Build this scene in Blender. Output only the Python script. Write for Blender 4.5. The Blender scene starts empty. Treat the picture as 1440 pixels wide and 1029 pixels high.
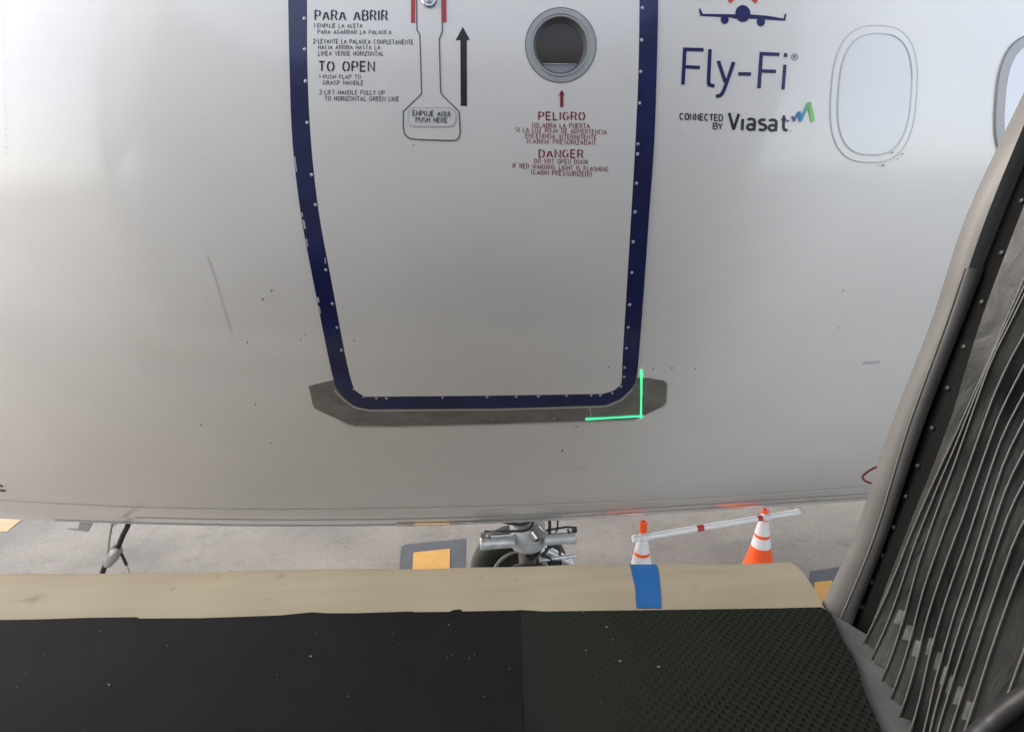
import bpy, bmesh, math, random
import numpy as np
from mathutils import Vector, Matrix
random.seed(7)
SC = bpy.context.scene
COL = SC.collection
# ------------------------------------------------------------------ camera
W0, H0 = 1440.0, 1029.0                  # the photograph's own size
FOC = 798.11                             # focal length in its pixels
PITCH, YAW, ROLL = 0.268514, 0.097107, -0.013194
EYE = np.array([0.0, -3.284348, 2.79])
ZC = 2.79 + 0.132441                     # height of the fuselage axis
def _basis():
    F = np.array([math.sin(YAW)*math.cos(PITCH), math.cos(YAW)*math.cos(PITCH), -math.sin(PITCH)])
    R = np.array([math.cos(YAW), -math.sin(YAW), 0.0]); U = np.cross(R, F)
    return F, R*math.cos(ROLL)+U*math.sin(ROLL), U*math.cos(ROLL)-R*math.sin(ROLL)
FW, RT, UP = _basis()
cam_data = bpy.data.cameras.new('camera')
cam = bpy.data.objects.new('camera', cam_data); COL.objects.link(cam)
cam_data.sensor_fit = 'HORIZONTAL'; cam_data.sensor_width = 36.0
cam_data.lens = FOC/W0*36.0
cam_data.clip_start = 0.02; cam_data.clip_end = 2000
M = Matrix.Identity(4)
for i in range(3):
    M[i][0], M[i][1], M[i][2], M[i][3] = RT[i], UP[i], -FW[i], EYE[i]
cam.matrix_world = M
SC.camera = cam
# ------------------------------------------------------------------ light
SUN_EL, SUN_AZ = math.radians(34), math.radians(289)   # azimuth clockwise from +Y
world = bpy.data.worlds.new('World'); SC.world = world; world.use_nodes = True
nt = world.node_tree; nt.nodes.clear()
wo = nt.nodes.new('ShaderNodeOutputWorld'); bg = nt.nodes.new('ShaderNodeBackground')
sky = nt.nodes.new('ShaderNodeTexSky'); sky.sky_type = 'NISHITA'; sky.sun_disc = False
sky.sun_elevation = SUN_EL; sky.sun_rotation = SUN_AZ
sky.air_density = 1.0; sky.dust_density = 2.0; sky.ozone_density = 1.0
hs = nt.nodes.new('ShaderNodeHueSaturation'); hs.inputs['Saturation'].default_value = 0.5
nt.links.new(sky.outputs[0], hs.inputs['Color']); nt.links.new(hs.outputs[0], bg.inputs[0])
bg.inputs[1].default_value = 0.15
nt.links.new(bg.outputs[0], wo.inputs[0])
sun_d = bpy.data.lights.new('sun', 'SUN'); sun_d.energy = 0.5; sun_d.angle = math.radians(20)
sun_d.color = (1.0, 0.85, 0.66)
sun = bpy.data.objects.new('sun', sun_d); COL.objects.link(sun)
sdir = Vector((math.sin(SUN_AZ)*math.cos(SUN_EL), math.cos(SUN_AZ)*math.cos(SUN_EL), math.sin(SUN_EL)))
sun.rotation_euler = sdir.to_track_quat('Z', 'Y').to_euler()
SC.view_settings.view_transform = 'Standard'; SC.view_settings.look = 'None'
SC.view_settings.exposure = 1.86; SC.view_settings.gamma = 1.0
SC.view_settings.use_curve_mapping = False

# ------------------------------------------------------------------ materials
def nodes_of(name):
    m = bpy.data.materials.new(name); m.use_nodes = True
    return m, m.node_tree, m.node_tree.nodes['Principled BSDF']
def setin(b, **k):
    for n, v in k.items():
        b.inputs[n.replace('_', ' ')].default_value = v
def mat(name, col, rough=0.5, metal=0.0, var=0.0, scale=8.0, bump=0.0, bscale=60.0, spec=0.5, coat=0.0, stretch=(1,1,1), rvar=0.0, bdist=0.002, coatr=0.06):
    m, t, b = nodes_of(name)
    setin(b, Base_Color=(*col, 1), Roughness=rough, Metallic=metal)
    b.inputs['Specular IOR Level'].default_value = spec
    if coat: setin(b, Coat_Weight=coat, Coat_Roughness=coatr)
    tc = t.nodes.new('ShaderNodeTexCoord'); mp = t.nodes.new('ShaderNodeMapping')
    mp.inputs['Scale'].default_value = stretch
    t.links.new(tc.outputs['Object'], mp.inputs[0])
    if var:
        n = t.nodes.new('ShaderNodeTexNoise'); n.inputs['Scale'].default_value = scale
        n.inputs['Detail'].default_value = 6; n.inputs['Roughness'].default_value = 0.62
        t.links.new(mp.outputs[0], n.inputs['Vector'])
        r = t.nodes.new('ShaderNodeMapRange'); r.inputs[1].default_value = 0.3; r.inputs[2].default_value = 0.7
        r.inputs[3].default_value = 1-var; r.inputs[4].default_value = 1+var
        t.links.new(n.outputs[0], r.inputs[0])
        x = t.nodes.new('ShaderNodeMix'); x.data_type = 'RGBA'; x.blend_type = 'MULTIPLY'; x.inputs[0].default_value = 1
        x.inputs[6].default_value = (*col, 1); t.links.new(r.outputs[0], x.inputs[7])
        t.links.new(x.outputs[2], b.inputs['Base Color'])
        if rvar:
            r2 = t.nodes.new('ShaderNodeMapRange'); r2.inputs[1].default_value = 0.3; r2.inputs[2].default_value = 0.7
            r2.inputs[3].default_value = rough-rvar; r2.inputs[4].default_value = rough+rvar
            t.links.new(n.outputs[0], r2.inputs[0]); t.links.new(r2.outputs[0], b.inputs['Roughness'])
    if bump:
        n2 = t.nodes.new('ShaderNodeTexNoise'); n2.inputs['Scale'].default_value = bscale; n2.inputs['Detail'].default_value = 4
        t.links.new(mp.outputs[0], n2.inputs['Vector'])
        bp = t.nodes.new('ShaderNodeBump'); bp.inputs['Strength'].default_value = bump; bp.inputs['Distance'].default_value = bdist
        t.links.new(n2.outputs[0], bp.inputs['Height']); t.links.new(bp.outputs[0], b.inputs['Normal'])
    return m

MAT = {}
MAT['paint'] = mat('white_aircraft_paint', (0.82, 0.785, 0.735), 0.32, var=0.035, scale=2.2, bump=0.05, bscale=3.0, coat=0.75, bdist=0.01, coatr=0.1)
MAT['door_paint'] = mat('white_door_paint', (0.82, 0.79, 0.745), 0.34, var=0.03, scale=3.0, bump=0.05, bscale=4.0, coat=0.55, bdist=0.01, coatr=0.16)
MAT['blue'] = mat('navy_blue_paint', (0.012, 0.018, 0.092), 0.3, var=0.35, scale=9, coat=0.2)
MAT['sill'] = mat('worn_sill_metal', (0.24, 0.225, 0.2), 0.42, metal=0.25, var=0.22, scale=14, bump=0.1, bscale=30, stretch=(1,1,2), rvar=.1)
MAT['sill_edge'] = mat('pale_sill_edge', (0.6, 0.58, 0.54), 0.4)
MAT['rivet'] = mat('rivet_metal', (0.5, 0.51, 0.56), 0.4, metal=0.1)
MAT['ink'] = mat('black_print', (0.015, 0.014, 0.018), 0.4)
MAT['ink_soft'] = mat('faded_black_print', (0.05, 0.048, 0.05), 0.5)
MAT['red_ink'] = mat('dark_red_print', (0.27, 0.012, 0.03), 0.45)
MAT['red'] = mat('red_paint', (0.5, 0.03, 0.035), 0.35)
MAT['red_pale'] = mat('red_wave_print', (0.72, 0.07, 0.075), 0.4)
MAT['navy_ink'] = mat('navy_print', (0.02, 0.022, 0.12), 0.35)
MAT['seam'] = mat('seam_sealant', (0.16, 0.15, 0.15), 0.5)
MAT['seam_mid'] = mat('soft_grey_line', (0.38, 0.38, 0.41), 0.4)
MAT['seam_pale'] = mat('pale_lap_joint', (0.82, 0.80, 0.74), 0.3)
MAT['seam_grey'] = mat('grey_groove', (0.56, 0.56, 0.58), 0.4)
MAT['seal_shade'] = mat('dark_seal_and_belly_shade', (0.05, 0.045, 0.045), 0.5)  # for the door seal and the shade painted under the belly
MAT['dirt'] = mat('dirt_marks', (0.25, 0.235, 0.22), 0.7)
MAT['smear'] = mat('grease_smear', (0.66, 0.63, 0.585), 0.4)
MAT['ring'] = mat('grey_window_ring', (0.42, 0.42, 0.42), 0.35, metal=0.0, var=0.06, scale=20)
MAT['glass'] = mat('dark_window_glass', (0.055, 0.047, 0.047), 0.12, spec=0.4)
MAT['pane_reflection'] = mat('painted_pane_reflection', (0.3, 0.3, 0.33), 0.35)  # grey of the reflection painted low in the round pane
MAT['plug'] = mat('window_plug_paint', (0.79, 0.775, 0.755), 0.16, coat=0.4)
MAT['chrome'] = mat('bare_metal', (0.55, 0.55, 0.56), 0.22, metal=0.9, var=0.12, scale=30)
MAT['boltm'] = mat('dull_bolt_metal', (0.03, 0.03, 0.03), 0.45, metal=0.2)
MAT['gear'] = mat('grey_gear_paint', (0.55, 0.55, 0.55), 0.35, metal=0.3, var=0.22, scale=18)
MAT['patch'] = mat('pale_worn_fabric', (0.2, 0.205, 0.2), 0.6, var=.55, scale=40)
MAT['gear_dirty'] = mat('greasy_gear_metal', (0.24, 0.21, 0.18), 0.45, metal=0.4, var=0.4, scale=22)
MAT['dark'] = mat('black_rubber_hose', (0.018, 0.018, 0.02), 0.5)
MAT['tyre'] = mat('tyre_rubber', (0.028, 0.03, 0.024), 0.75, var=0.3, scale=20)
MAT['rim'] = mat('pale_wheel_rim', (0.5, 0.49, 0.44), 0.4, metal=0.2, var=0.15, scale=20)
MAT['orange'] = mat('cone_orange', (0.95, 0.1, 0.012), 0.4, var=0.08, scale=12)
MAT['collar'] = mat('white_reflective_collar', (0.78, 0.76, 0.76), 0.35, var=0.06, scale=20)
MAT['pvc'] = mat('white_plastic_pipe', (0.88, 0.87, 0.86), 0.35, var=0.06, scale=9)
MAT['tape'] = mat('blue_masking_tape', (0.002, 0.085, 0.27), 0.55, var=0.14, scale=18, bump=0.25, bscale=40, stretch=(1,.25,1))
MAT['wire'] = mat('connector_grey', (0.33, 0.31, 0.28), 0.5, var=0.2, scale=40)
MAT['yellow'] = mat('yellow_floor_paint', (0.42, 0.225, 0.045), 0.7, var=0.14, scale=7)
MAT['peach'] = mat('faded_orange_floor_paint', (0.42, 0.26, 0.13), 0.7, var=.2, scale=5)
MAT['darkmark'] = mat('charcoal_floor_paint', (0.052, 0.054, 0.062), 0.75, var=0.15, scale=9)
MAT['cushion'] = mat('grey_vinyl', (0.145, 0.14, 0.133), 0.5, var=0.14, scale=6, bump=0.35, bscale=7, bdist=.01)
MAT['cushion2'] = mat('grey_vinyl_overlap', (0.17, 0.165, 0.158), 0.5, var=0.14, scale=6, bump=0.35, bscale=7, bdist=.01)
MAT['strip'] = mat('black_retaining_strip', (0.0028, 0.0028, 0.003), 0.6, var=0.3, scale=12, spec=.15)
MAT['piping'] = mat('pale_grey_piping', (0.13, 0.13, 0.124), 0.6)
MAT['floor_metal'] = mat('grey_floor_edge_metal', (0.1, 0.1, 0.096), 0.55, metal=0.2, var=0.25, scale=16)
MAT['cab'] = mat('pale_grey_cab_panel', (0.66, 0.62, 0.56), 0.6, var=0.05)
MAT['lint'] = mat('pale_lint', (0.16, 0.16, 0.165), 0.8)
def green_glow_mat():
    m, t, b = nodes_of('glowing_green_line')
    setin(b, Base_Color=(0.05, 0.6, 0.25, 1), Roughness=0.5)
    b.inputs['Emission Color'].default_value = (0.045, 0.72, 0.27, 1); b.inputs['Emission Strength'].default_value = 0.55
    return m
MAT['green_glow'] = green_glow_mat()
def logo_grad():
    m, t, b = nodes_of('blue_to_green_print'); setin(b, Roughness=0.4)
    tc = t.nodes.new('ShaderNodeTexCoord'); sp = t.nodes.new('ShaderNodeSeparateXYZ'); mr = t.nodes.new('ShaderNodeMapRange')
    cr = t.nodes.new('ShaderNodeValToRGB')
    t.links.new(tc.outputs['Object'], sp.inputs[0]); t.links.new(sp.outputs[0], mr.inputs[0])
    mr.inputs[1].default_value = 0.873; mr.inputs[2].default_value = 0.962
    t.links.new(mr.outputs[0], cr.inputs[0]); t.links.new(cr.outputs[0], b.inputs['Base Color'])
    e = cr.color_ramp.elements; e[0].position = 0.28; e[0].color = (0.01, 0.05, 0.15, 1); e[1].position = 0.9; e[1].color = (0.28, 0.66, 0.13, 1)
    for p_, c_ in ((0.45, (0.01, 0.16, 0.5, 1)), (0.6, (0.01, 0.3, 0.52, 1)), (0.74, (0.1, 0.5, 0.2, 1))):
        q = e.new(p_); q.color = c_
    return m
MAT['swoosh'] = logo_grad()
def concrete():
    m, t, b = nodes_of('apron_concrete'); setin(b, Roughness=0.85)
    tc = t.nodes.new('ShaderNodeTexCoord')
    def noise(s, d, r=0.6):
        n = t.nodes.new('ShaderNodeTexNoise'); n.inputs['Scale'].default_value = s; n.inputs['Detail'].default_value = d
        n.inputs['Roughness'].default_value = r; t.links.new(tc.outputs['Object'], n.inputs['Vector']); return n
    def ramp(src, stops):
        c = t.nodes.new('ShaderNodeValToRGB'); e = c.color_ramp.elements
        e[0].position, e[0].color = stops[0][0], (*stops[0][1], 1); e[1].position, e[1].color = stops[-1][0], (*stops[-1][1], 1)
        for p_, k in stops[1:-1]:
            q = e.new(p_); q.color = (*k, 1)
        t.links.new(src, c.inputs[0]); return c
    def mul(a, c, f=1.0, mode='MULTIPLY'):
        x = t.nodes.new('ShaderNodeMix'); x.data_type = 'RGBA'; x.blend_type = mode; x.inputs[0].default_value = f
        t.links.new(a, x.inputs[6]); t.links.new(c, x.inputs[7]); return x.outputs[2]
    base = ramp(noise(0.9, 8).outputs[0], [(0.3, (0.115, 0.104, 0.093)), (0.55, (0.182, 0.166, 0.148)), (0.75, (0.225, 0.207, 0.186))])
    fine = ramp(noise(38, 6, .75).outputs[0], [(0.3, (0.72,)*3), (0.5, (1.0,)*3), (0.7, (1.16,)*3)])
    v = t.nodes.new('ShaderNodeTexVoronoi'); v.inputs['Scale'].default_value = 9.0; t.links.new(tc.outputs['Object'], v.inputs['Vector'])
    spots = ramp(v.outputs['Distance'], [(0.0, (0.5,)*3), (0.06, (0.72,)*3), (0.13, (1.0,)*3)])
    stain = ramp(noise(3.3, 5, .7).outputs[0], [(0.32, (0.7,)*3), (0.46, (1.0,)*3), (0.8, (1.03,)*3)])
    c = mul(mul(base.outputs[0], fine.outputs[0]), spots.outputs[0], 0.8); c = mul(c, stain.outputs[0], 0.7)
    t.links.new(c, b.inputs['Base Color'])
    bp = t.nodes.new('ShaderNodeBump'); bp.inputs['Strength'].default_value = 0.4; bp.inputs['Distance'].default_value = 0.01
    t.links.new(noise(60, 4).outputs[0], bp.inputs['Height']); t.links.new(bp.outputs[0], b.inputs['Normal'])
    return m
MAT['concrete'] = concrete()
def bumper_mat():
    m, t, b = nodes_of('tan_bumper_canvas'); setin(b, Roughness=0.7)
    tc = t.nodes.new('ShaderNodeTexCoord'); mp = t.nodes.new('ShaderNodeMapping'); mp.inputs['Scale'].default_value = (1.2, 14, 14)
    t.links.new(tc.outputs['Object'], mp.inputs[0])
    n = t.nodes.new('ShaderNodeTexNoise'); n.inputs['Scale'].default_value = 2.0; n.inputs['Detail'].default_value = 7
    t.links.new(mp.outputs[0], n.inputs['Vector'])
    c = t.nodes.new('ShaderNodeValToRGB'); e = c.color_ramp.elements
    e[0].position, e[0].color = 0.3, (0.275, 0.232, 0.157, 1); e[1].position, e[1].color = 0.72, (0.315, 0.269, 0.188, 1)
    t.links.new(n.outputs[0], c.inputs[0])
    s = t.nodes.new('ShaderNodeTexNoise'); s.inputs['Scale'].default_value = 17; s.inputs['Detail'].default_value = 2
    t.links.new(tc.outputs['Object'], s.inputs['Vector'])
    sr = t.nodes.new('ShaderNodeValToRGB'); e = sr.color_ramp.elements
    e[0].position, e[0].color = 0.22, (0.6, 0.55, 0.5, 1); e[1].position, e[1].color = 0.33, (1, 1, 1, 1)
    t.links.new(s.outputs[0], sr.inputs[0])
    x = t.nodes.new('ShaderNodeMix'); x.data_type = 'RGBA'; x.blend_type = 'MULTIPLY'; x.inputs[0].default_value = 0.7
    t.links.new(c.outputs[0], x.inputs[6]); t.links.new(sr.outputs[0], x.inputs[7]); t.links.new(x.outputs[2], b.inputs['Base Color'])
    w = t.nodes.new('ShaderNodeTexNoise'); w.inputs['Scale'].default_value = 300; t.links.new(tc.outputs['Object'], w.inputs['Vector'])
    bp = t.nodes.new('ShaderNodeBump'); bp.inputs['Strength'].default_value = 0.2; bp.inputs['Distance'].default_value = 0.001
    t.links.new(w.outputs[0], bp.inputs['Height']); t.links.new(bp.outputs[0], b.inputs['Normal'])
    return m
MAT['bumper'] = bumper_mat()
def rubber_mat():
    m, t, b = nodes_of('black_dimpled_rubber'); setin(b, Roughness=0.8); b.inputs['Specular IOR Level'].default_value = 0.16
    tc = t.nodes.new('ShaderNodeTexCoord')
    mp = t.nodes.new('ShaderNodeMapping'); mp.inputs['Rotation'].default_value = (0, 0, math.radians(45+6)); mp.inputs['Scale'].default_value = (76, 76, 0)
    t.links.new(tc.outputs['Object'], mp.inputs[0])
    fr = t.nodes.new('ShaderNodeVectorMath'); fr.operation = 'FRACTION'; t.links.new(mp.outputs[0], fr.inputs[0])
    sb = t.nodes.new('ShaderNodeVectorMath'); sb.operation = 'SUBTRACT'; sb.inputs[1].default_value = (.5, .5, 0); t.links.new(fr.outputs[0], sb.inputs[0])
    ln = t.nodes.new('ShaderNodeVectorMath'); ln.operation = 'LENGTH'; t.links.new(sb.outputs[0], ln.inputs[0])
    dot = t.nodes.new('ShaderNodeMapRange'); dot.interpolation_type = 'SMOOTHSTEP'
    for i, v in ((1, .22), (2, .36), (3, 0.0), (4, 1.0)): dot.inputs[i].default_value = v
    t.links.new(ln.outputs['Value'], dot.inputs[0])
    # trodden dust fills the dimples to the left
    sx = t.nodes.new('ShaderNodeSeparateXYZ'); t.links.new(tc.outputs['Object'], sx.inputs[0])
    n = t.nodes.new('ShaderNodeTexNoise'); n.inputs['Scale'].default_value = 5; n.inputs['Detail'].default_value = 3; t.links.new(tc.outputs['Object'], n.inputs['Vector'])
    ad = t.nodes.new('ShaderNodeMath'); ad.operation = 'MULTIPLY_ADD'; ad.inputs[1].default_value = 0.55; t.links.new(n.outputs[0], ad.inputs[0]); t.links.new(sx.outputs[0], ad.inputs[2])
    mk = t.nodes.new('ShaderNodeMapRange'); mk.interpolation_type = 'SMOOTHSTEP'
    for i, v in ((1, .38), (2, .88), (3, 0.0), (4, 1.0)): mk.inputs[i].default_value = v
    t.links.new(ad.outputs[0], mk.inputs[0])
    inv = t.nodes.new('ShaderNodeMath'); inv.operation = 'SUBTRACT'; inv.inputs[0].default_value = 1; t.links.new(dot.outputs[0], inv.inputs[1])
    hole = t.nodes.new('ShaderNodeMath'); hole.operation = 'MULTIPLY'; t.links.new(inv.outputs[0], hole.inputs[0]); t.links.new(mk.outputs[0], hole.inputs[1])
    n2 = t.nodes.new('ShaderNodeTexNoise'); n2.inputs['Scale'].default_value = 7; n2.inputs['Detail'].default_value = 7; n2.inputs['Roughness'].default_value = .65
    t.links.new(tc.outputs['Object'], n2.inputs['Vector'])
    cr = t.nodes.new('ShaderNodeValToRGB'); e = cr.color_ramp.elements
    e[0].position, e[0].color = .3, (0.006, 0.0065, 0.0085, 1); e[1].position, e[1].color = .75, (0.0115, 0.0122, 0.0155, 1)
    t.links.new(n2.outputs[0], cr.inputs[0])
    sm_ = t.nodes.new('ShaderNodeMapRange'); sm_.interpolation_type = 'SMOOTHSTEP'
    for i, v in ((1, .09), (2, .16), (3, 0.0), (4, 1.0)): sm_.inputs[i].default_value = v
    t.links.new(sx.outputs[0], sm_.inputs[0])
    gr = t.nodes.new('ShaderNodeMix'); gr.data_type = 'RGBA'; t.links.new(sm_.outputs[0], gr.inputs[0])
    t.links.new(cr.outputs[0], gr.inputs[6]); gr.inputs[7].default_value = (0.0095, 0.0125, 0.0078, 1)
    x = t.nodes.new('ShaderNodeMix'); x.data_type = 'RGBA'; t.links.new(hole.outputs[0], x.inputs[0])
    t.links.new(gr.outputs[2], x.inputs[6]); x.inputs[7].default_value = (0.0042, 0.005, 0.0036, 1)
    t.links.new(x.outputs[2], b.inputs['Base Color'])
    bp = t.nodes.new('ShaderNodeBump'); bp.inputs['Strength'].default_value = 0.8; bp.inputs['Distance'].default_value = 0.003; bp.invert = True
    t.links.new(hole.outputs[0], bp.inputs['Height'])
    n3 = t.nodes.new('ShaderNodeTexNoise'); n3.inputs['Scale'].default_value = 90; n3.inputs['Detail'].default_value = 3; t.links.new(tc.outputs['Object'], n3.inputs['Vector'])
    b2 = t.nodes.new('ShaderNodeBump'); b2.inputs['Strength'].default_value = 0.25; b2.inputs['Distance'].default_value = 0.002
    t.links.new(n3.outputs[0], b2.inputs['Height']); t.links.new(bp.outputs[0], b2.inputs['Normal']); t.links.new(b2.outputs[0], b.inputs['Normal'])
    return m
MAT['mat'] = rubber_mat()
MAT['mat_plain'] = mat('plain_black_rubber', (0.0056, 0.0062, 0.0068), 0.8, var=.3, scale=5, bump=.3, bscale=70, spec=.14)
def bellows_mat():
    m, t, b = nodes_of('charcoal_bellows_fabric'); setin(b, Roughness=0.55)
    tc = t.nodes.new('ShaderNodeTexCoord')
    n = t.nodes.new('ShaderNodeTexNoise'); n.inputs['Scale'].default_value = 6.5; n.inputs['Detail'].default_value = 3; n.inputs['Roughness'].default_value = .45
    t.links.new(tc.outputs['Object'], n.inputs['Vector'])
    cr = t.nodes.new('ShaderNodeValToRGB'); e = cr.color_ramp.elements
    e[0].position, e[0].color = .32, (0.02, 0.021, 0.02, 1); e[1].position, e[1].color = .70, (0.1, 0.102, 0.098, 1)
    t.links.new(n.outputs[0], cr.inputs[0]); t.links.new(cr.outputs[0], b.inputs['Base Color'])
    mq = t.nodes.new('ShaderNodeMapping'); mq.inputs['Scale'].default_value = (1, 1, .45); t.links.new(tc.outputs['Object'], mq.inputs[0])
    n3 = t.nodes.new('ShaderNodeTexNoise'); n3.inputs['Scale'].default_value = 22; n3.inputs['Detail'].default_value = 5; n3.inputs['Distortion'].default_value = .6; t.links.new(mq.outputs[0], n3.inputs['Vector'])
    b2 = t.nodes.new('ShaderNodeBump'); b2.inputs['Strength'].default_value = 0.38; b2.inputs['Distance'].default_value = 0.02
    t.links.new(n3.outputs[0], b2.inputs['Height']); t.links.new(b2.outputs[0], b.inputs['Normal'])
    return m
MAT['bellows'] = bellows_mat()

# ------------------------------------------------------------------ helpers
def link(name, me, material, parent=None, smooth=True, kind=None, label=None):
    o = bpy.data.objects.new(name, me); COL.objects.link(o)
    if material: me.materials.append(material)
    if smooth:
        for p in me.polygons: p.use_smooth = True
    if parent: o.parent = parent
    if kind: o['kind'] = kind
    if label: o['label'] = label
    return o
def from_bm(name, bm, material, parent=None, smooth=True, kind=None, label=None, sharp=None):
    bmesh.ops.recalc_face_normals(bm, faces=bm.faces)
    me = bpy.data.meshes.new(name); bm.to_mesh(me); bm.free()
    o = link(name, me, material, parent, smooth, kind, label)
    if sharp: me.set_sharp_from_angle(angle=math.radians(sharp))
    return o
def from_data(name, v, f, material, parent=None, smooth=True, kind=None, label=None):
    me = bpy.data.meshes.new(name); me.from_pydata([tuple(map(float, p)) for p in v], [], [tuple(map(int, q)) for q in f]); me.update()
    return link(name, me, material, parent, smooth, kind, label)
def thing(name, label, cat, group=None, loc=(0,0,0)):
    o = bpy.data.objects.new(name, None); COL.objects.link(o); o.location = loc
    o.empty_display_size = .1; tag(o, label, cat, group); return o
def tag(o, label, cat, group=None):
    o['label'] = label; o['category'] = cat
    if group: o['group'] = group
    return o
def frame(d):
    d = Vector(d).normalized(); a = Vector((0,0,1)) if abs(d.z) < .9 else Vector((1,0,0))
    x = d.cross(a).normalized(); return x, d.cross(x).normalized(), d
def tube_bm(bm, pts, rad, seg=10, cap=True):
    pts = [Vector(p) for p in pts]; n = len(pts)
    rad = rad if hasattr(rad, '__len__') else [rad]*n
    rings = []; px = None
    for i, p in enumerate(pts):
        d = (pts[min(i+1,n-1)]-pts[max(i-1,0)]).normalized()
        if px is None: px = frame(d)[0]
        px = (px - d*px.dot(d)).normalized(); py = d.cross(px)
        rings.append([bm.verts.new(p+(px*math.cos(a)+py*math.sin(a))*rad[i]) for a in [2*math.pi*k/seg for k in range(seg)]])
    for i in range(n-1):
        for k in range(seg):
            bm.faces.new((rings[i][k], rings[i][(k+1)%seg], rings[i+1][(k+1)%seg], rings[i+1][k]))
    if cap:
        bm.faces.new(list(reversed(rings[0]))); bm.faces.new(rings[-1])
def lathe_bm(bm, prof, seg=24, org=(0,0,0), axis=(0,0,1)):
    x, y, d = frame(axis); o = Vector(org); rings = []
    for r, h in prof:
        rings.append([bm.verts.new(o+d*h+(x*math.cos(a)+y*math.sin(a))*max(r,1e-4)) for a in [2*math.pi*k/seg for k in range(seg)]])
    for i in range(len(rings)-1):
        for k in range(seg):
            bm.faces.new((rings[i][k], rings[i][(k+1)%seg], rings[i+1][(k+1)%seg], rings[i+1][k]))
    bm.faces.new(list(reversed(rings[0]))); bm.faces.new(rings[-1])
def box_bm(bm, c, s, mtx=None, bev=0.0):
    r = bmesh.ops.create_cube(bm, size=1.0); vs = r['verts']
    for v in vs: v.co = Vector((v.co.x*s[0], v.co.y*s[1], v.co.z*s[2]))
    if bev:
        es = list({e for v in vs for e in v.link_edges}); g = bmesh.ops.bevel(bm, geom=es, offset=bev, segments=2, affect='EDGES', profile=.5)
        vs = list({v for f in g['faces'] for v in f.verts} | {v for v in vs if v.is_valid})
    for v in vs: v.co = (mtx @ v.co if mtx else v.co) + Vector(c)

# --- sight lines, used to read real positions off the photograph
def ray(px, py):
    return FW + RT*(px-W0/2)/FOC - UP*(py-H0/2)/FOC
def on_z(px, py, z):
    d = ray(px, py); return EYE + d*((z-EYE[2])/d[2])
def on_plane(px, py, p0, n):
    d = ray(px, py); n = np.asarray(n, float); return EYE + d*(np.dot(np.asarray(p0)-EYE, n)/np.dot(d, n))
# --- the fuselage skin
CB, CL, X0, HL = math.exp(-2.714458), math.exp(-5.097808), 0.746092, 1.824932
def half_b(x):
    s = np.maximum(0, X0-x); b = 1.75-CB*s*s
    return b
def half_h(x):
    s = np.maximum(0, X0-x); return HL-CL*s*s
def skin(x, t, off=0.0):
    x = np.asarray(x, float); t = np.asarray(t, float)+0*x; x = x+0*t
    b, h = half_b(x), half_h(x)
    P = np.stack([x, -b*np.cos(t), ZC+h*np.sin(t)], -1)
    N = np.stack([-2*CB*np.maximum(0, X0-x)*0+0*x, -np.cos(t)/b, np.sin(t)/h], -1)
    return P + off*N/np.linalg.norm(N, axis=-1, keepdims=True)
def hit(px, py, off=0.0):
    """where sight lines through the photograph's pixels meet the fuselage skin (plus an offset along its normal)"""
    px = np.atleast_1d(np.asarray(px, float)); py = np.atleast_1d(np.asarray(py, float))
    d = FW[None] + np.outer((px-W0/2)/FOC, RT) - np.outer((py-H0/2)/FOC, UP)
    lo = np.full(len(px), 0.6); hi = (2.75)/d[:,1]
    def g(s):
        P = EYE+s[:,None]*d
        return (P[:,1]/half_b(P[:,0]))**2+((P[:,2]-ZC)/half_h(P[:,0]))**2-1
    for _ in range(42):
        mid = .5*(lo+hi); ins = g(mid) < 0
        hi = np.where(ins, mid, hi); lo = np.where(ins, lo, mid)
    P = EYE+hi[:,None]*d
    x = P[:,0]; b, h = half_b(x), half_h(x); s = np.maximum(0, X0-x)
    N = np.stack([-(P[:,1]**2)*(2*CB*s)/b**3-((P[:,2]-ZC)**2)*(2*CL*s)/h**3, P[:,1]/b**2, (P[:,2]-ZC)/h**2], -1)
    N /= np.linalg.norm(N, axis=1, keepdims=True)
    hit.N = N
    return P+N*off
def silhouette(px):
    lo, hi = 600.0, 800.0
    xs = np.linspace(-4, 6, 400); best = None
    def proj(P):
        q = P-EYE; z = q@FW
        return W0/2+FOC*(q@RT)/z, H0/2-FOC*(q@UP)/z
    out = np.full(len(px), -1e9)
    for t in np.linspace(-1.55, -.5, 120):
        u, v = proj(skin(xs, t)); out = np.maximum(out, np.interp(px, u, v))
    return out
def smooth_poly(pts, n=4, closed=True):
    P = [np.array(p, float) for p in pts]; N = len(P); out = []
    for i in range(N if closed else N-1):
        a, b, c, d = (P[(i+k-1) % N] if closed else P[min(max(i+k-1,0),N-1)] for k in range(4))
        for j in range(n):
            t = j/n; out.append(.5*((2*b)+(c-a)*t+(2*a-5*b+4*c-d)*t*t+(3*b-a-3*c+d)*t**3))
    if not closed: out.append(P[-1])
    return [tuple(p) for p in out]
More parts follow.
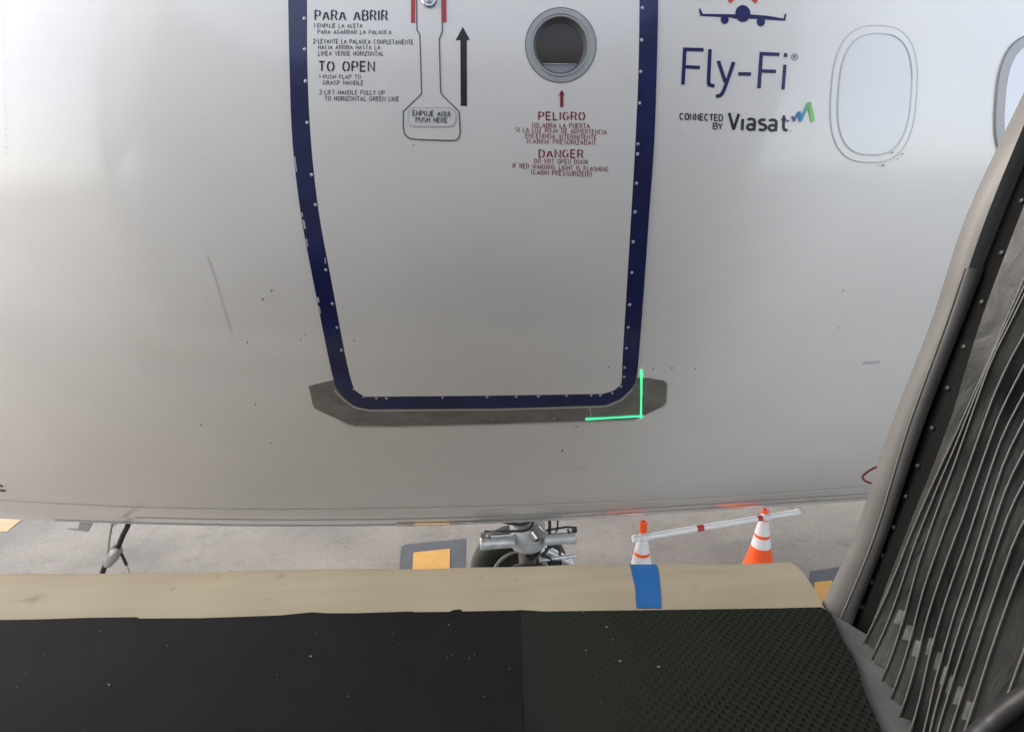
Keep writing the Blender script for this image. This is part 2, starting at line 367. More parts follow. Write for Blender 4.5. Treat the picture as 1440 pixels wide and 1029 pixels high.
def patch(name, poly, material, parent, off, lip=0.0, holes=(), cell=14.0, label=None, kind=None):
    """a thin plate that follows the skin; the outline is given on the photograph, the plate lies on the aircraft"""
    bm = bmesh.new()
    for lp in [poly]+list(holes):
        vs = [bm.verts.new((x, y, 0)) for x, y in lp]
        for i in range(len(vs)): bm.edges.new((vs[i], vs[(i+1) % len(vs)]))
    bmesh.ops.triangle_fill(bm, use_beauty=True, use_dissolve=False, edges=bm.edges[:])
    xs = [p[0] for p in poly]; ys = [p[1] for p in poly]
    for ax, lo, hi in ((0, min(xs), max(xs)), (1, min(ys), max(ys))):
        k = lo+cell
        while k < hi-1e-3:
            co = (k,0,0) if ax == 0 else (0,k,0); no = (1,0,0) if ax == 0 else (0,1,0)
            bmesh.ops.bisect_plane(bm, geom=bm.verts[:]+bm.edges[:]+bm.faces[:], dist=1e-4, plane_co=co, plane_no=no); k += cell
    bm.verts.ensure_lookup_table(); bm.verts.index_update()
    V = np.array([v.co[:2] for v in bm.verts]); P = hit(V[:,0], V[:,1], off); N = hit.N
    bnd = [(e.verts[0].index, e.verts[1].index) for e in bm.edges if len(e.link_faces) == 1]
    F = [[v.index for v in f.verts] for f in bm.faces]; bm.free()
    nv = len(P); allv = list(P)
    # all faces turned outwards (towards -Y side)
    FF = []
    for f in F:
        a, b_, c = P[f[0]], P[f[1]], P[f[2]]
        FF.append(f if np.dot(np.cross(b_-a, c-a), N[f[0]]) > 0 else f[::-1])
    if lip:
        idx = {}
        for i in sorted({i for e in bnd for i in e}):
            idx[i] = len(allv); allv.append(P[i]-N[i]*lip)
        dup = {}
        for i in list(idx):
            dup[i] = len(allv); allv.append(P[i])     # own rim vertices keep the face shading clean
        for a, b_ in bnd: FF.append([dup[a], dup[b_], idx[b_], idx[a]])
    return from_data(name, allv, FF, material, parent, True, kind, label)
def ribbon_px(pts, w, closed=False, step=9.0):
    """a stroke of width w (photo pixels) -> list of quads as pixel points"""
    P = [np.array(p, float) for p in pts]
    if closed: P = P+[P[0]]
    Q = [P[0]]
    for a, b in zip(P, P[1:]):
        n = max(1, int(np.linalg.norm(b-a)/step))
        Q += [a+(b-a)*k/n for k in range(1, n+1)]
    n = len(Q); L = []; R = []
    for i in range(n):
        if closed and i in (0, n-1): d1, d2 = Q[0]-Q[-2], Q[1]-Q[0]
        else: d1, d2 = Q[i]-Q[max(i-1,0)], Q[min(i+1,n-1)]-Q[i]
        if np.linalg.norm(d1) < 1e-9: d1 = d2
        if np.linalg.norm(d2) < 1e-9: d2 = d1
        d1 = d1/np.linalg.norm(d1); d2 = d2/np.linalg.norm(d2)
        n1 = np.array([-d1[1], d1[0]]); n2 = np.array([-d2[1], d2[0]]); m = n1+n2
        m = m/max(np.linalg.norm(m), 1e-6); k = min(1/max(np.dot(m, n1), .35), 2.0)
        ww = w[i*len(w)//n] if hasattr(w, '__len__') else w
        L.append(Q[i]+m*k*ww/2); R.append(Q[i]-m*k*ww/2)
    return L, R
def ink(name, strokes, material, parent, off=0.0056, label=None, kind=None):
    """strokes: list of (points, width, closed); printed or grooved lines lying on the skin"""
    V = []; F = []
    for s in strokes:
        L, R = ribbon_px(s[0], s[1], s[2] if len(s) > 2 else False)
        o = len(V); n = len(L); V += L+R
        for i in range(n-1): F.append((o+i, o+i+1, o+n+i+1, o+n+i))
    V = np.array(V); P = hit(V[:,0], V[:,1], off); N = hit.N
    FF = []
    for f in F:
        a, b, c = P[f[0]], P[f[1]], P[f[2]]
        FF.append(f if np.dot(np.cross(b-a, c-a), N[f[0]]) > 0 else f[::-1])
    return from_data(name, P, FF, material, parent, True, kind, label)
def blobs(name, polys, material, parent, off=0.0056, label=None, kind=None):
    V = []; F = []
    for p in polys:
        o = len(V); V += list(p); F.append(tuple(range(o, o+len(p))))
    V = np.array(V, float); P = hit(V[:,0], V[:,1], off); N = hit.N
    FF = []
    for f in F:
        a, b, c = P[f[0]], P[f[1]], P[f[2]]
        FF.append(f if np.dot(np.cross(b-a, c-a), N[f[0]]) > 0 else f[::-1])
    return from_data(name, P, FF, material, parent, True, kind, label)
def ell(cx, cy, rx, ry, n=48, a0=0.0, a1=2*math.pi):
    full = abs(a1-a0-2*math.pi) < 1e-6
    return [(cx+rx*math.cos(a0+(a1-a0)*k/(n if full else n-1)), cy-ry*math.sin(a0+(a1-a0)*k/(n if full else n-1))) for k in range(n)]
def rrect(x0, y0, x1, y1, r, n=6):
    out = []
    for cx, cy, a in ((x1-r,y1-r,0),(x0+r,y1-r,1),(x0+r,y0+r,2),(x1-r,y0+r,3)):
        for k in range(n+1):
            t = (a+k/n)*math.pi/2; out.append((cx+r*math.cos(t), cy+r*math.sin(t)))
    return out
# --- a small stroke alphabet for the stencilled notices (unit cap height)
def arc(cx, cy, rx, ry, a0, a1, n=8):
    return [(cx+rx*math.cos(math.radians(a0+(a1-a0)*k/n)), cy+ry*math.sin(math.radians(a0+(a1-a0)*k/n))) for k in range(n+1)]
G = {
 'A': (.66, [[(0,0),(.33,1),(.66,0)],[(.12,.33),(.54,.33)]]),
 'B': (.58, [[(0,0),(0,1)],[(0,1)]+arc(.33,.76,.22,.24,90,-90)+[(0,.52)],[(.3,.52)]+arc(.34,.26,.24,.26,90,-90)+[(0,0)]]),
 'C': (.60, [arc(.31,.5,.31,.5,50,310,12)]),
 'D': (.60, [[(0,0),(0,1)],[(0,1)]+arc(.26,.5,.34,.5,90,-90,10)+[(0,0)]]),
 'E': (.50, [[(.5,1),(0,1),(0,0),(.5,0)],[(0,.52),(.43,.52)]]),
 'F': (.48, [[(.48,1),(0,1),(0,0)],[(0,.52),(.42,.52)]]),
 'G': (.63, [arc(.31,.5,.31,.5,50,325,12)+[(.6,.45),(.36,.45)]]),
 'H': (.60, [[(0,0),(0,1)],[(.6,0),(.6,1)],[(0,.52),(.6,.52)]]),
 'I': (.06, [[(.03,0),(.03,1)]]),
 'J': (.44, [[(.44,1)]+arc(.22,.24,.22,.24,0,-180)]),
 'K': (.58, [[(0,0),(0,1)],[(.56,1),(.02,.42)],[(.2,.58),(.58,0)]]),
 'L': (.46, [[(0,1),(0,0),(.46,0)]]),
 'M': (.74, [[(0,0),(0,1),(.37,.25),(.74,1),(.74,0)]]),
 'N': (.60, [[(0,0),(0,1),(.6,0),(.6,1)]]),
 'O': (.64, [arc(.32,.5,.32,.5,0,360,20)]),
 'P': (.56, [[(0,0),(0,1)],[(0,1)]+arc(.32,.73,.24,.27,90,-90)+[(0,.46)]]),
 'Q': (.64, [arc(.32,.5,.32,.5,0,360,20),[(.4,.25),(.62,0)]]),
 'R': (.58, [[(0,0),(0,1)],[(0,1)]+arc(.32,.74,.24,.26,90,-90)+[(0,.48)],[(.34,.48),(.58,0)]]),
 'S': (.54, [arc(.27,.75,.25,.25,40,270,9)+arc(.27,.25,.27,.25,90,-140,9)]),
 'T': (.56, [[(0,1),(.56,1)],[(.28,1),(.28,0)]]),
 'U': (.60, [[(0,1)]+arc(.3,.3,.3,.3,180,360,10)+[(.6,1)]]),
 'V': (.62, [[(0,1),(.31,0),(.62,1)]]),
 'W': (.86, [[(0,1),(.2,0),(.43,.8),(.66,0),(.86,1)]]),
 'X': (.58, [[(0,0),(.58,1)],[(0,1),(.58,0)]]),
 'Y': (.58, [[(0,1),(.29,.48),(.58,1)],[(.29,.48),(.29,0)]]),
 'Z': (.54, [[(0,1),(.54,1),(0,0),(.54,0)]]),
 '0': (.52, [arc(.26,.5,.26,.5,0,360,16)]),
 '1': (.22, [[(0,.78),(.2,1),(.2,0)]]),
 '2': (.50, [arc(.25,.74,.25,.26,165,-30,8)+[(0,0),(.5,0)]]),
 '3': (.5, [arc(.24,.75,.24,.25,150,-90,8)+arc(.24,.26,.26,.26,90,-150,8)]),
 '5': (.5, [[(.46,1),(.04,1),(.02,.56)]+arc(.24,.3,.25,.3,110,-150,8)]),
 '-': (.26, [[(0,.48),(.26,.48)]]),
 '(': (.2, [arc(.3,.5,.3,.62,120,240,6)]),
 ')': (.2, [arc(-.1,.5,.3,.62,60,-60,6)]),
 '!': (.06, [[(.03,.3),(.03,1)],[(.03,0),(.03,.12)]]),
 ' ': (.34, []),
}
STENCIL = set('ABCDGOPQRSU')
def cut_mid(poly, cx, g):
    """open the little bridges that stencil letters have: drop what lies within g of the letter's middle"""
    out = []; cur = []
    P = [np.array(p, float) for p in poly]; D = [P[0]]
    for a, b in zip(P, P[1:]):
        n = max(1, int(np.linalg.norm(b-a)/.03)); D += [a+(b-a)*k/n for k in range(1, n+1)]
    for p in D:
        if abs(p[0]-cx) < g:
            if len(cur) > 1: out.append(cur)
            cur = []
        else: cur.append(p)
    if len(cur) > 1: out.append(cur)
    res = []
    for c in out:                                   # thin out again
        res.append([tuple(c[i]) for i in range(0, len(c), 3)]+([tuple(c[-1])] if (len(c)-1) % 3 else []))
    return res
def text(s, x0, x1, y0, y1, cap, weight=.15, stencil=True, gap=.33, cutw=.07):
    """strokes for a line whose baseline runs (x0,y0)-(x1,y1) on the photograph"""
    total = sum(G[c][0]+gap for c in s)-gap; k = (x1-x0)/total; pen = 0; out = []
    for c in s:
        w, st = G[c]
        for poly in st:
            parts = [poly]
            if stencil and c in STENCIL and c not in 'A': parts = cut_mid(poly, w*.55, cutw)
            if stencil and c == 'A': parts = cut_mid(poly, w*.5, .055)
            for q in parts:
                if len(q) < 2: continue
                pts = []
                for ux, uy in q:
                    X = x0+(pen+ux)*k; f = (X-x0)/(x1-x0)
                    pts.append((X, y0+(y1-y0)*f-uy*cap))
                out.append((pts, weight*cap))
        pen += w+gap
    return out

# ================================================================== setting
bm = bmesh.new(); bmesh.ops.create_grid(bm, x_segments=2, y_segments=2, size=600)
from_bm('ground', bm, MAT['concrete'], kind='structure', smooth=False)
def sheet(name, pxs, z, material, label=None):
    v = [on_z(x, y, z) for x, y in pxs]
    return from_data(name, v, [tuple(range(len(v)))[::-1]], material, None, False, 'structure', label)
def marking(outer, inner):
    sheet('ground_marking', outer, 0.004, MAT['darkmark']); sheet('ground_marking', inner, 0.008, MAT['yellow'])
marking([(558,850),(562,795),(564,769),(569,765),(655,757),(652,850)], [(578,850),(581,778),(583,776),(633,771),(631,850)])
marking([(1128,870),(1139,803),(1180,796.5),(1182,870)], [(1140,862),(1146,818),(1170,815.5),(1172,862)])
sheet('ground_marking', [(-60,748),(10,747),(24,735),(34,728),(40,716),(-5,716)], .004, MAT['peach'])

# ================================================================== aircraft
AC = thing('aircraft', 'white airliner with a closed blue-framed front cabin door filling the view', 'airplane', loc=(0.7, 0, 0))
AC_inv = Matrix.Translation((-0.7, 0, 0))
def own(o):                                # keep world-placed meshes in place under the moved Empty
    o.matrix_parent_inverse = AC_inv; return o
# door outline read off the photograph
OUT_L = [(405,-300),(404,-150),(406,0),(408,100),(412,200),(423.5,300),(442,400),(462,500),(469.5,532.6),(474,545),(485.5,559),(500.5,570),(520,574)]
OUT_R = [(699,572.8),(829.7,569),(851,568),(872,559),(887,545),(894.5,530.5),(898,500),(905.6,400),(912.5,300),(919.5,200),(923,100),(925,0),(926,-150),(925,-300)]
IN_L = [(432,-290),(432,-150),(433,0),(433.6,100),(438.5,200),(449.6,300),(468,400),(486.6,500),(497,541),(505,551),(515,556.3)]
IN_R = [(690,554.7),(835,552.5),(847,552),(862,547.7),(870,541),(873.7,533),(875,500),(881,400),(887,300),(892.7,200),(897,100),(898.5,0),(900,-150),(900,-290)]
def densify(L, n=5): return smooth_poly(L, n, closed=False)
top_out = [(915,-352),(880,-385),(760,-402),(570,-402),(450,-385),(415,-352)]
top_in = [(890,-335),(862,-358),(760,-370),(570,-370),(470,-358),(442,-335)]
OUTER = densify(OUT_L)+densify(OUT_R)+top_out
INNER = densify(IN_L)+densify(IN_R)+top_in
# fuselage skin: one smooth body, nose to the left, with the door opening cut out
nx = np.concatenate([np.linspace(-5.0,-2.7,24)[:-1], np.linspace(-2.7,3.2,150)[:-1], np.linspace(3.2,15,14)])
ta = np.concatenate([np.linspace(-math.pi,-1.75,18)[:-1], np.linspace(-1.75,0.95,150)[:-1], np.linspace(.95,math.pi,28)[:-1]])
V = []
for x in nx:
    P = skin(np.full_like(ta, max(x,-2.7)), ta)
    if x < -2.7:
        k = math.sqrt(max(0, 1-((-2.7-x)/2.3)**2)); sl = (-2.7-x)
        P[:,1] *= k; P[:,2] = ZC+(P[:,2]-ZC)*k-0.25*(1-k); P[:,0] = x
    V.append(P)
V = np.array(V); nX, nT = len(nx), len(ta)
def inside(poly, X, Y):
    ins = np.zeros(len(X), bool); n = len(poly)
    for i in range(n):
        (x1,y1),(x2,y2) = poly[i], poly[(i+1)%n]
        c = ((y1 > Y) != (y2 > Y)) & (X < (x2-x1)*(Y-y1)/((y2-y1)+1e-12)+x1); ins ^= c
    return ins
flat = V.reshape(-1,3); q = flat-EYE; zz = q@FW
pxx = np.where(zz > .2, W0/2+FOC*(q@RT)/np.maximum(zz,.2), -1e5); pyy = np.where(zz > .2, H0/2-FOC*(q@UP)/np.maximum(zz,.2), -1e5)
front = (flat[:,1] < -.5) & (flat[:,2]-ZC > -1.3)
shrunk = [(x+(665-x)*.02, y+(85-y)*.02) for x, y in OUTER]
hole = inside(shrunk, pxx, pyy) & front
F = []
for i in range(nX-1):
    for j in range(nT):
        a, b, c, d = i*nT+j, i*nT+(j+1)%nT, (i+1)*nT+(j+1)%nT, (i+1)*nT+j
        if hole[a] and hole[b] and hole[c] and hole[d]: continue
        F.append((a, d, c, b))
F.append(tuple(range(nT))); F.append(tuple(range((nX-1)*nT, nX*nT))[::-1])
fus = from_data('fuselage', flat, F, MAT['paint'], AC); own(fus)
def ac(o, label=None):
    own(o)
    if label: o['label'] = label
    return o
# sill plate, blue surround, door
SILL = [(434,543),(440,541),(452,538),(470,534),(520,560),(690,562),(840,560),(893,531),(912,531),(934,535),(938,539),(936,566),(930,572),(905,584),(893,589),(700,595),(560,598.5),(498,597.5),(484,593),(443,574),(439,566),(437,553)]
sillp = ac(patch('sill_plate', SILL, MAT['sill'], AC, .0016, .0016, cell=20))
ac(ink('sill_edge', [([(934,534),(938.5,539),(937,566),(930,573)], 2.2), ([(893,590.5),(700,596.5),(560,600),(497,599),(483,594)], 1.6), ([(470.5,548),(484,562),(500,572.5),(520,576.5),(700,575.2),(830,571.5),(853,570.5),(874,561.5),(889,547)], 1.8), ([(829,571),(831,584)], 1.3)], MAT['sill_edge'], AC, .0026))
band = ac(patch('door_surround', OUTER, MAT['blue'], AC, .0032, .0032, holes=[[(x+(665-x)*.03, y+(85-y)*.03) for x, y in INNER]], cell=16))
dlow = patch
win_hole = ell(788.1, 65, 38.6, 40.8, 40)
door = ac(patch('cabin_door', INNER, MAT['door_paint'], AC, .005, .006, holes=[win_hole], cell=16))
def dr(o):                                 # sub-part of the door
    return o
def child(o, parent):
    o.parent = parent; o.matrix_parent_inverse = Matrix.Identity(4); return o
ac(ink('door_seal', [(INNER, 1.5, True)], MAT['seal_shade'], AC, .0040))
# rivets round the surround
RIV = [(428.9,27.4),(429.3,70.5),(430.6,115),(432.7,173),(439,246),(444.3,288),(458.8,379),(468,426.5),(474.4,460),(480.6,491.7),(498.3,546),(511.6,556.8),(529.6,558.8),(543.7,558.8),(622.4,558),(685,557.2),(726,556.6),(757,556.1),(796.5,555.2),(831,555),(844,554.5),(860.6,551.8),(872.4,542.3),(877.3,529),(878,516),(880.5,489),(883,459.7),(885,428),(888,383),(890,340),(892.5,298),(894.5,258),(896,217),(896.5,203),(899,145.8),(900.3,101.8),(901.6,57.6),(902.6,12.6),(427.5,-40),(427,-95),(903,-40),(903.5,-95)]
bm = bmesh.new(); lathe_bm(bm, [(.0046,0),(.0043,.0009),(.0028,.0015),(.0006,.0017)], 12)
rm = bpy.data.meshes.new('rivet'); bm.to_mesh(rm); bm.free(); rm.materials.append(MAT['rivet'])
for p in rm.polygons: p.use_smooth = True
def stud(name, me, P, N, parent, scale=1.0):
    o = bpy.data.objects.new(name, me); COL.objects.link(o); o.parent = parent
    o.matrix_local = Matrix.Translation(Vector(P)) @ Vector(N).to_track_quat('Z','Y').to_matrix().to_4x4() @ Matrix.Scale(scale, 4)
    return o
for x, y in RIV:
    P = hit(x, y, .0032)[0]; stud('rivet', rm, P, hit.N[0], band, 1.0+random.uniform(-.12,.1))
# chips in the blue paint
for q_ in ([[(414.5,222),(416,220),(418,238),(419,242),(416.6,241)],[(424,299),(426,299),(427,305),(425,305)],[(426,308),(429,310),(431,322),(428,321)],[(430.5,335),(432.5,336),(434,346),(432.5,347)],[(446,418),(448.5,417),(450,425),(447,424)],[(457,362),(458.5,362),(459,371),(457.6,370)],[(448.5,430),(450,430),(452,440),(450.3,440)]]):
    child(blobs('paint_chip', [q_], MAT['sill_edge'], None, .0036), band)
# small dark studs along the sill
bm = bmesh.new(); lathe_bm(bm, [(.006,0),(.0058,.0018),(.003,.0024)], 10)
sm = bpy.data.meshes.new('screw'); bm.to_mesh(sm); bm.free(); sm.materials.append(MAT['dirt'])
for x, y in [(497.5,595),(618,592.5),(693.5,590),(730,589),(780,588),(549,594)]:
    P = hit(x, y, .0016)[0]; stud('screw', sm, P, hit.N[0], sillp)

# ---- door furniture
D = door
def onD(o): return child(o, D)
HND = [(586.4,-150),(586.4,0),(587,44),(591,51),(593.5,131),(592.5,134),(568,157.5),(567.6,180),(570,190),(577,195.5),(590,197),(630,198.3),(641,198),(646,193.5),(647.3,186),(646,160),(645,157),(622,134.5),(620,131),(618,57),(622.3,46),(621.5,0),(621,-150)]
hp = onD(patch('door_handle', HND, MAT['door_paint'], None, .0056, .0006, cell=14))
child(ink('handle_seam', [(HND, 1.9, True)], MAT['seam'], None, .0060), hp)
child(patch('push_flap', rrect(575,153,640.5,178,9), MAT['plug'], None, .0066, .0010, cell=14), hp)
child(ink('flap_edge', [(rrect(574.6,152.6,641,178.4,9.3), 1.5, True)], MAT['seam_grey'], None, .0068), hp)
child(ink('lettering', text('EMPUJE AQUI', 581.3, 633, 163.6, 165, 7.0, .18), MAT['ink_soft'], None, .0074), hp)
child(ink('lettering', text('PUSH HERE', 585.6, 629.2, 172.6, 173.6, 6.8, .18), MAT['ink_soft'], None, .0074), hp)
onD(ink('red_guide_line', [([(581.5,-60),(581.5,0),(581.3,34)], 5.6)], MAT['red'], None, .0062))
onD(ink('red_guide_line', [([(625,-60),(625,0),(625.3,33)], 5.6)], MAT['red'], None, .0062))
P = hit(604.2, 2, .0062)[0]; Nn = hit.N[0]
bm = bmesh.new(); lathe_bm(bm, [(.0185,0),(.0185,.003),(.0165,.0045),(.0135,.0045),(.0125,.002),(.0105,.002),(.0095,.005),(.003,.006)], 28)
ps = bpy.data.meshes.new('pivot_screw'); bm.to_mesh(ps); bm.free(); ps.materials.append(MAT['chrome'])
stud('pivot_screw', ps, P, Nn, hp)
# round window
rg = onD(patch('round_window', ell(788.1,65,49.2,52), MAT['ring'], None, .0058, .0008, holes=[ell(788.1,65,38.4,40.6,40)], cell=12))
child(ink('ring_edge', [(ell(788.1,65,49.4,52.2,60), 1.2, True)], MAT['seam'], None, .0061), rg)
c0 = hit(788.1, 65)[0]; cn = hit.N[0]
R1 = float(np.linalg.norm(hit(788.1+38.6, 65)[0]-c0))
bm = bmesh.new()
tx, ty, tz = frame(-Vector(cn))
def ring3(r, depth, n=48): return [bm.verts.new(Vector(c0)-Vector(cn)*depth+(tx*math.cos(2*math.pi*k/n)+ty*math.sin(2*math.pi*k/n))*r) for k in range(n)]
prof = [(R1*1.06,-.006),(R1*.985,.002),(R1*.96,.007),(R1*.92,.007),(R1*.91,.010),(R1*.87,.010),(R1*.86,.014)]
rr = [ring3(r, d) for r, d in prof]
for i in range(len(rr)-1):
    for k in range(48): bm.faces.new((rr[i][k], rr[i][(k+1)%48], rr[i+1][(k+1)%48], rr[i+1][k]))
MAT['sleeve'] = mat('dark_window_sleeve', (0.17, 0.17, 0.175), 0.3)
child(from_bm('window_sleeve', bm, MAT['sleeve'], None, sharp=30), rg)
bm = bmesh.new(); tx, ty, tz = frame(-Vector(cn))
lp = ring3(R1*.89, .0128); bm.faces.new(lp)
child(from_bm('pane', bm, MAT['glass'], None, smooth=False), rg)
vup = Vector((0,0,1)); vup = (vup-Vector(cn)*vup.dot(Vector(cn))).normalized(); vrt = vup.cross(Vector(cn)).normalized()
def in_pane(pts, depth): return [Vector(c0)-Vector(cn)*depth+vrt*x*R1-vup*y*R1 for x, y in pts]
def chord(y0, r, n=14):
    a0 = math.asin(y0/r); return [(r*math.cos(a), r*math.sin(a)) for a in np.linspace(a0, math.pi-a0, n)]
pts = in_pane(chord(.55,.85), .0122); child(from_data('reflection_patch', pts, [tuple(range(len(pts)))], MAT['pane_reflection'], None, False), rg)  # reflection low in the pane, drawn as a flat pale patch
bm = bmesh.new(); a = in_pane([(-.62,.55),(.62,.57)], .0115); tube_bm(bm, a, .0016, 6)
child(from_bm('inner_pane_edge', bm, MAT['rivet'], None), rg)
# lettering on the door
def lines(rows, m, wt, **k):
    k.setdefault('cutw', .05)
    for r in rows: onD(ink('lettering', text(r[0], r[1], r[2], r[3], r[4], r[5], wt, **k), m, None))
lines([('PARA ABRIR',444.5,545,30,30.3,13.2),('TO OPEN',450,527,101.3,101.5,13.2)], MAT['ink'], .175, gap=.31)
lines([('1-EMPUJE LA ALETA',442.5,510,40.6,41,5.6),('PARA AGARRAR LA PALANCA',448,551,49.4,49.9,5.7),
       ('2-LEVANTE LA PALANCA COMPLETAMENTE',442,581.3,62.6,64,6.1),('HACIA ARRIBA HASTA LA',449,535,70.8,71.2,5.7),('LINEA VERDE HORIZONTAL',449,540,79.5,80,6.0),
       ('1-PUSH FLAP TO',450,508,111.9,112,5.5),('GRASP HANDLE',455.4,511.5,120.3,120.6,5.8),('2-LIFT HANDLE FULLY UP',450.6,541.5,133.8,134.2,5.8),('TO HORIZONTAL GREEN LINE',458,561.5,142.6,143.4,6.2)], MAT['ink'], .15)
lines([('PELIGRO',757.5,821.5,169.2,169.6,10.6),('DANGER',758,819,221.7,222.2,10.6)], MAT['red_ink'], .19, gap=.31)
lines([('NO ABRA LA PUERTA',748.5,828.5,180.2,181.2,6.8),('SI LA LUZ ROJA DE ADVERTENCIA',725,852.5,185.8,189.8,6.3),('ENCENDIDA INTERMITENTE',739,838.3,194.4,197.4,6.4),('(CABINA PRESURIZADA!)',741,836,202,204.5,6.2),
       ('DO NOT OPEN DOOR',751.5,826,229.8,231.5,6.2),('IF RED WARNING LIGHT IS FLASHING',721,854.5,236.4,241.6,6.3),('(CABIN PRESSURIZED!)',747,831,245.4,248.6,6.5)], MAT['red_ink'], .15)
onD(patch('arrow', [(647.6,58),(641,58.4),(651,39.6),(661,58),(656.6,58),(656.9,150),(648.1,150)], MAT['ink'], None, .0056, cell=11))
onD(patch('arrow', [(787.4,135),(785.2,135.4),(789.6,127.3),(794,135.4),(791.8,135),(791.6,151.6),(787.2,151.6)], MAT['red_ink'], None, .0062, cell=9))
# ---- emblem and lettering on the fuselage, right of the door
def c3(L): return [(920+x/4.677, y/4.677) for x, y in L]
def fu(o): return ac(o)
ico = thing_none = None
ico = blobs('airplane_emblem', [ell(1044.4,19.6,10.6,11.8,32), c3([(293,58),(302,60),(318,94),(540,97),(540,126),(505,118),(300,107)]), c3([(620,97),(740,106),(851,124),(856,96),(869,94),(861,139),(740,131),(620,124)]), ell(1019,28,5.6,6.4,20), ell(1069.8,31.2,5.8,6.4,20)], MAT['navy_ink'], AC, .0009); fu(ico)
child(ink('wave_arc', [(ell(1044.4,19.6,24.5,25.5,20,math.radians(38),math.radians(142)), 5.6)], MAT['red_pale'], None, .0009), ico)
child(ink('wave_arc', [(ell(1044.4,19.6,38,39.5,24,math.radians(32),math.radians(148)), 5.6)], MAT['red_pale'], None, .0009), ico)
child(ink('wave_arc', [(ell(1044.4,19.6,51.5,53.5,28,math.radians(32),math.radians(148)), 5.6)], MAT['red_pale'], None, .0009), ico)
yl = smooth_poly(c3([(522,410),(490,505),(458,592),(443,620),(428,632),(405,634)]), 4, False)
ll = smooth_poly(c3([(366,326),(357,530),(360,550),(371,562),(396,567)]), 4, False)
fl = [(c3([(324,330),(190,326)]),5.0),(c3([(201,319),(188,558)]),5.1),(c3([(300,446),(196,441)]),4.8),
      (ll,5.0),(c3([(421,403),(467,542)]),5.0),(yl,5.0),(c3([(552,488),(636,489)]),5.0),
      (c3([(823,360),(695,355)]),5.0),(c3([(704,345),(688,582)]),5.0),(c3([(800,472),(700,468)]),4.8),(c3([(859,428),(846,590)]),4.7),(c3([(864,352),(862,378)]),4.7)]
fu(ink('wifi_lettering', fl, MAT['navy_ink'], AC, .0009))
fu(ink('registered_mark', [(ell(1117.2,80.6,4.2,4.6,24),.9,True),(c3([(915,387),(916,366),(924,367),(928,372),(922,377),(916,377)]),.9),(c3([(922,377),(929,388)]),.9)], MAT['seam'], AC, .0009))
fu(ink('lettering', text('CONNECTED', 956, 1016, 168.2, 170.4, 8.6, .19, False, .27), MAT['ink'], AC, .0009))
fu(ink('lettering', text('BY', 1003, 1015.5, 181.6, 182.2, 8.2, .19, False, .18), MAT['ink'], AC, .0009))
def rr3(cx, cy, rx, ry, a0, a1, n=12): return c3(arc(cx, cy, rx, -ry, a0, a1, n))
vs = [(c3([(492,744),(520,846),(524,846),(556,750)]),3.9),(c3([(582,784),(578,858)]),3.9),
      (rr3(636,800,24,17,150,20,6)+c3([(660,812),(656,860)]),3.9),(rr3(634,837,22,18,35,330,12),3.8),
      (rr3(713,803,22,15,40,260,8)+rr3(708,838,26,19,85,-140,9),3.9),
      (rr3(778,806,24,17,150,20,6)+c3([(802,818),(798,865)]),3.9),(rr3(776,842,22,18,35,330,12),3.8),
      (c3([(853,760),(849,838),(856,855),(876,858)]),3.9),(c3([(836,788),(868,789)]),3.6)]
fu(ink('satellite_lettering', vs, MAT['ink'], AC, .0009))
fu(ink('swoosh_emblem', [(c3([(875,793),(880,801)]),3.6),(c3([(907,766),(918,800)]),2.9),(c3([(916,800),(948,738)]),2.2),(c3([(948,736),(954,762),(960,798)]),4.8),(c3([(958,800),(985,740),(1014,682)]),[3.0,3.4,4.2]),(c3([(1016,684),(1030,740),(1040,800)]),5.6)]+[(ell(920+1018/4.677,686/4.677,2.3,2.4,14)+[],1.6,True)], MAT['swoosh'], AC, .0024))
fu(blobs('trademark_dot', [ell(1111.5,184.3,1.2,.7,10)], MAT['seam'], AC, .0009))
for q_, w_ in (([(952.5,187.4),(961.5,187.6)],1.0),([(1135,194.3),(1140,193.8)],1.0),([(804.5,657.8),(827,656.5)],2.0)):
    fu(ink('small_mark', [(q_, w_)], MAT['smear'], AC, .0009))
fu(ink('lettering', text('PRX015', 1214, 1237, 512.6, 511, 3.8, .14, False, .16), MAT['seam_mid'], AC, .0009))
fu(ink('lettering', [([(-10,676),(-2,681),(4,684)],2.8),([(-10,689),(0,689),(8,689.8)],3.0)], MAT['ink_soft'], AC, .0009))
fu(ink('red_placard_ring', [(smooth_poly([(1213,671),(1217,665.5),(1226,659.5),(1240,654),(1262,652),(1275,660),(1268,672),(1250,679),(1232,680),(1219,677)],4),2.6,True)], MAT['red_ink'], AC, .0009))
# ---- blanked and glazed cabin windows
def plug(cx, cy, lean, name='blanked_window'):
    def ov(sx, sy):
        out = []
        for k in range(64):
            a = 2*math.pi*k/64; c, s = math.cos(a), math.sin(a); e = .62
            y = -abs(s)**e*math.copysign(1, s)*sy; x = abs(c)**e*math.copysign(1, c)*sx
            out.append((cx+x-lean*y, cy+y+.045*x))
        return out
    o = ac(patch(name, ov(50,79), MAT['plug'], AC, .0022, .0022, cell=16))
    child(ink('window_seam', [(ov(51,80.2),1.1,True)], MAT['seam_grey'], None, .0028), o)
    return o, ov
def oval_win(pts_outer, pts_inner):
    o = ac(patch('cabin_window', pts_outer, MAT['paint'], AC, .0018, .0018, cell=16)); return o
def oval(cx, cy, sx, sy, lean, tilt, n=72, e=.74):
    out = []
    for k in range(n):
        a = 2*math.pi*k/n; c, s = math.cos(a), math.sin(a)
        y = -abs(s)**e*math.copysign(1, s)*sy; x = abs(c)**e*math.copysign(1, c)*sx
        out.append((cx+x-lean*y, cy+y+tilt*x))
    return out
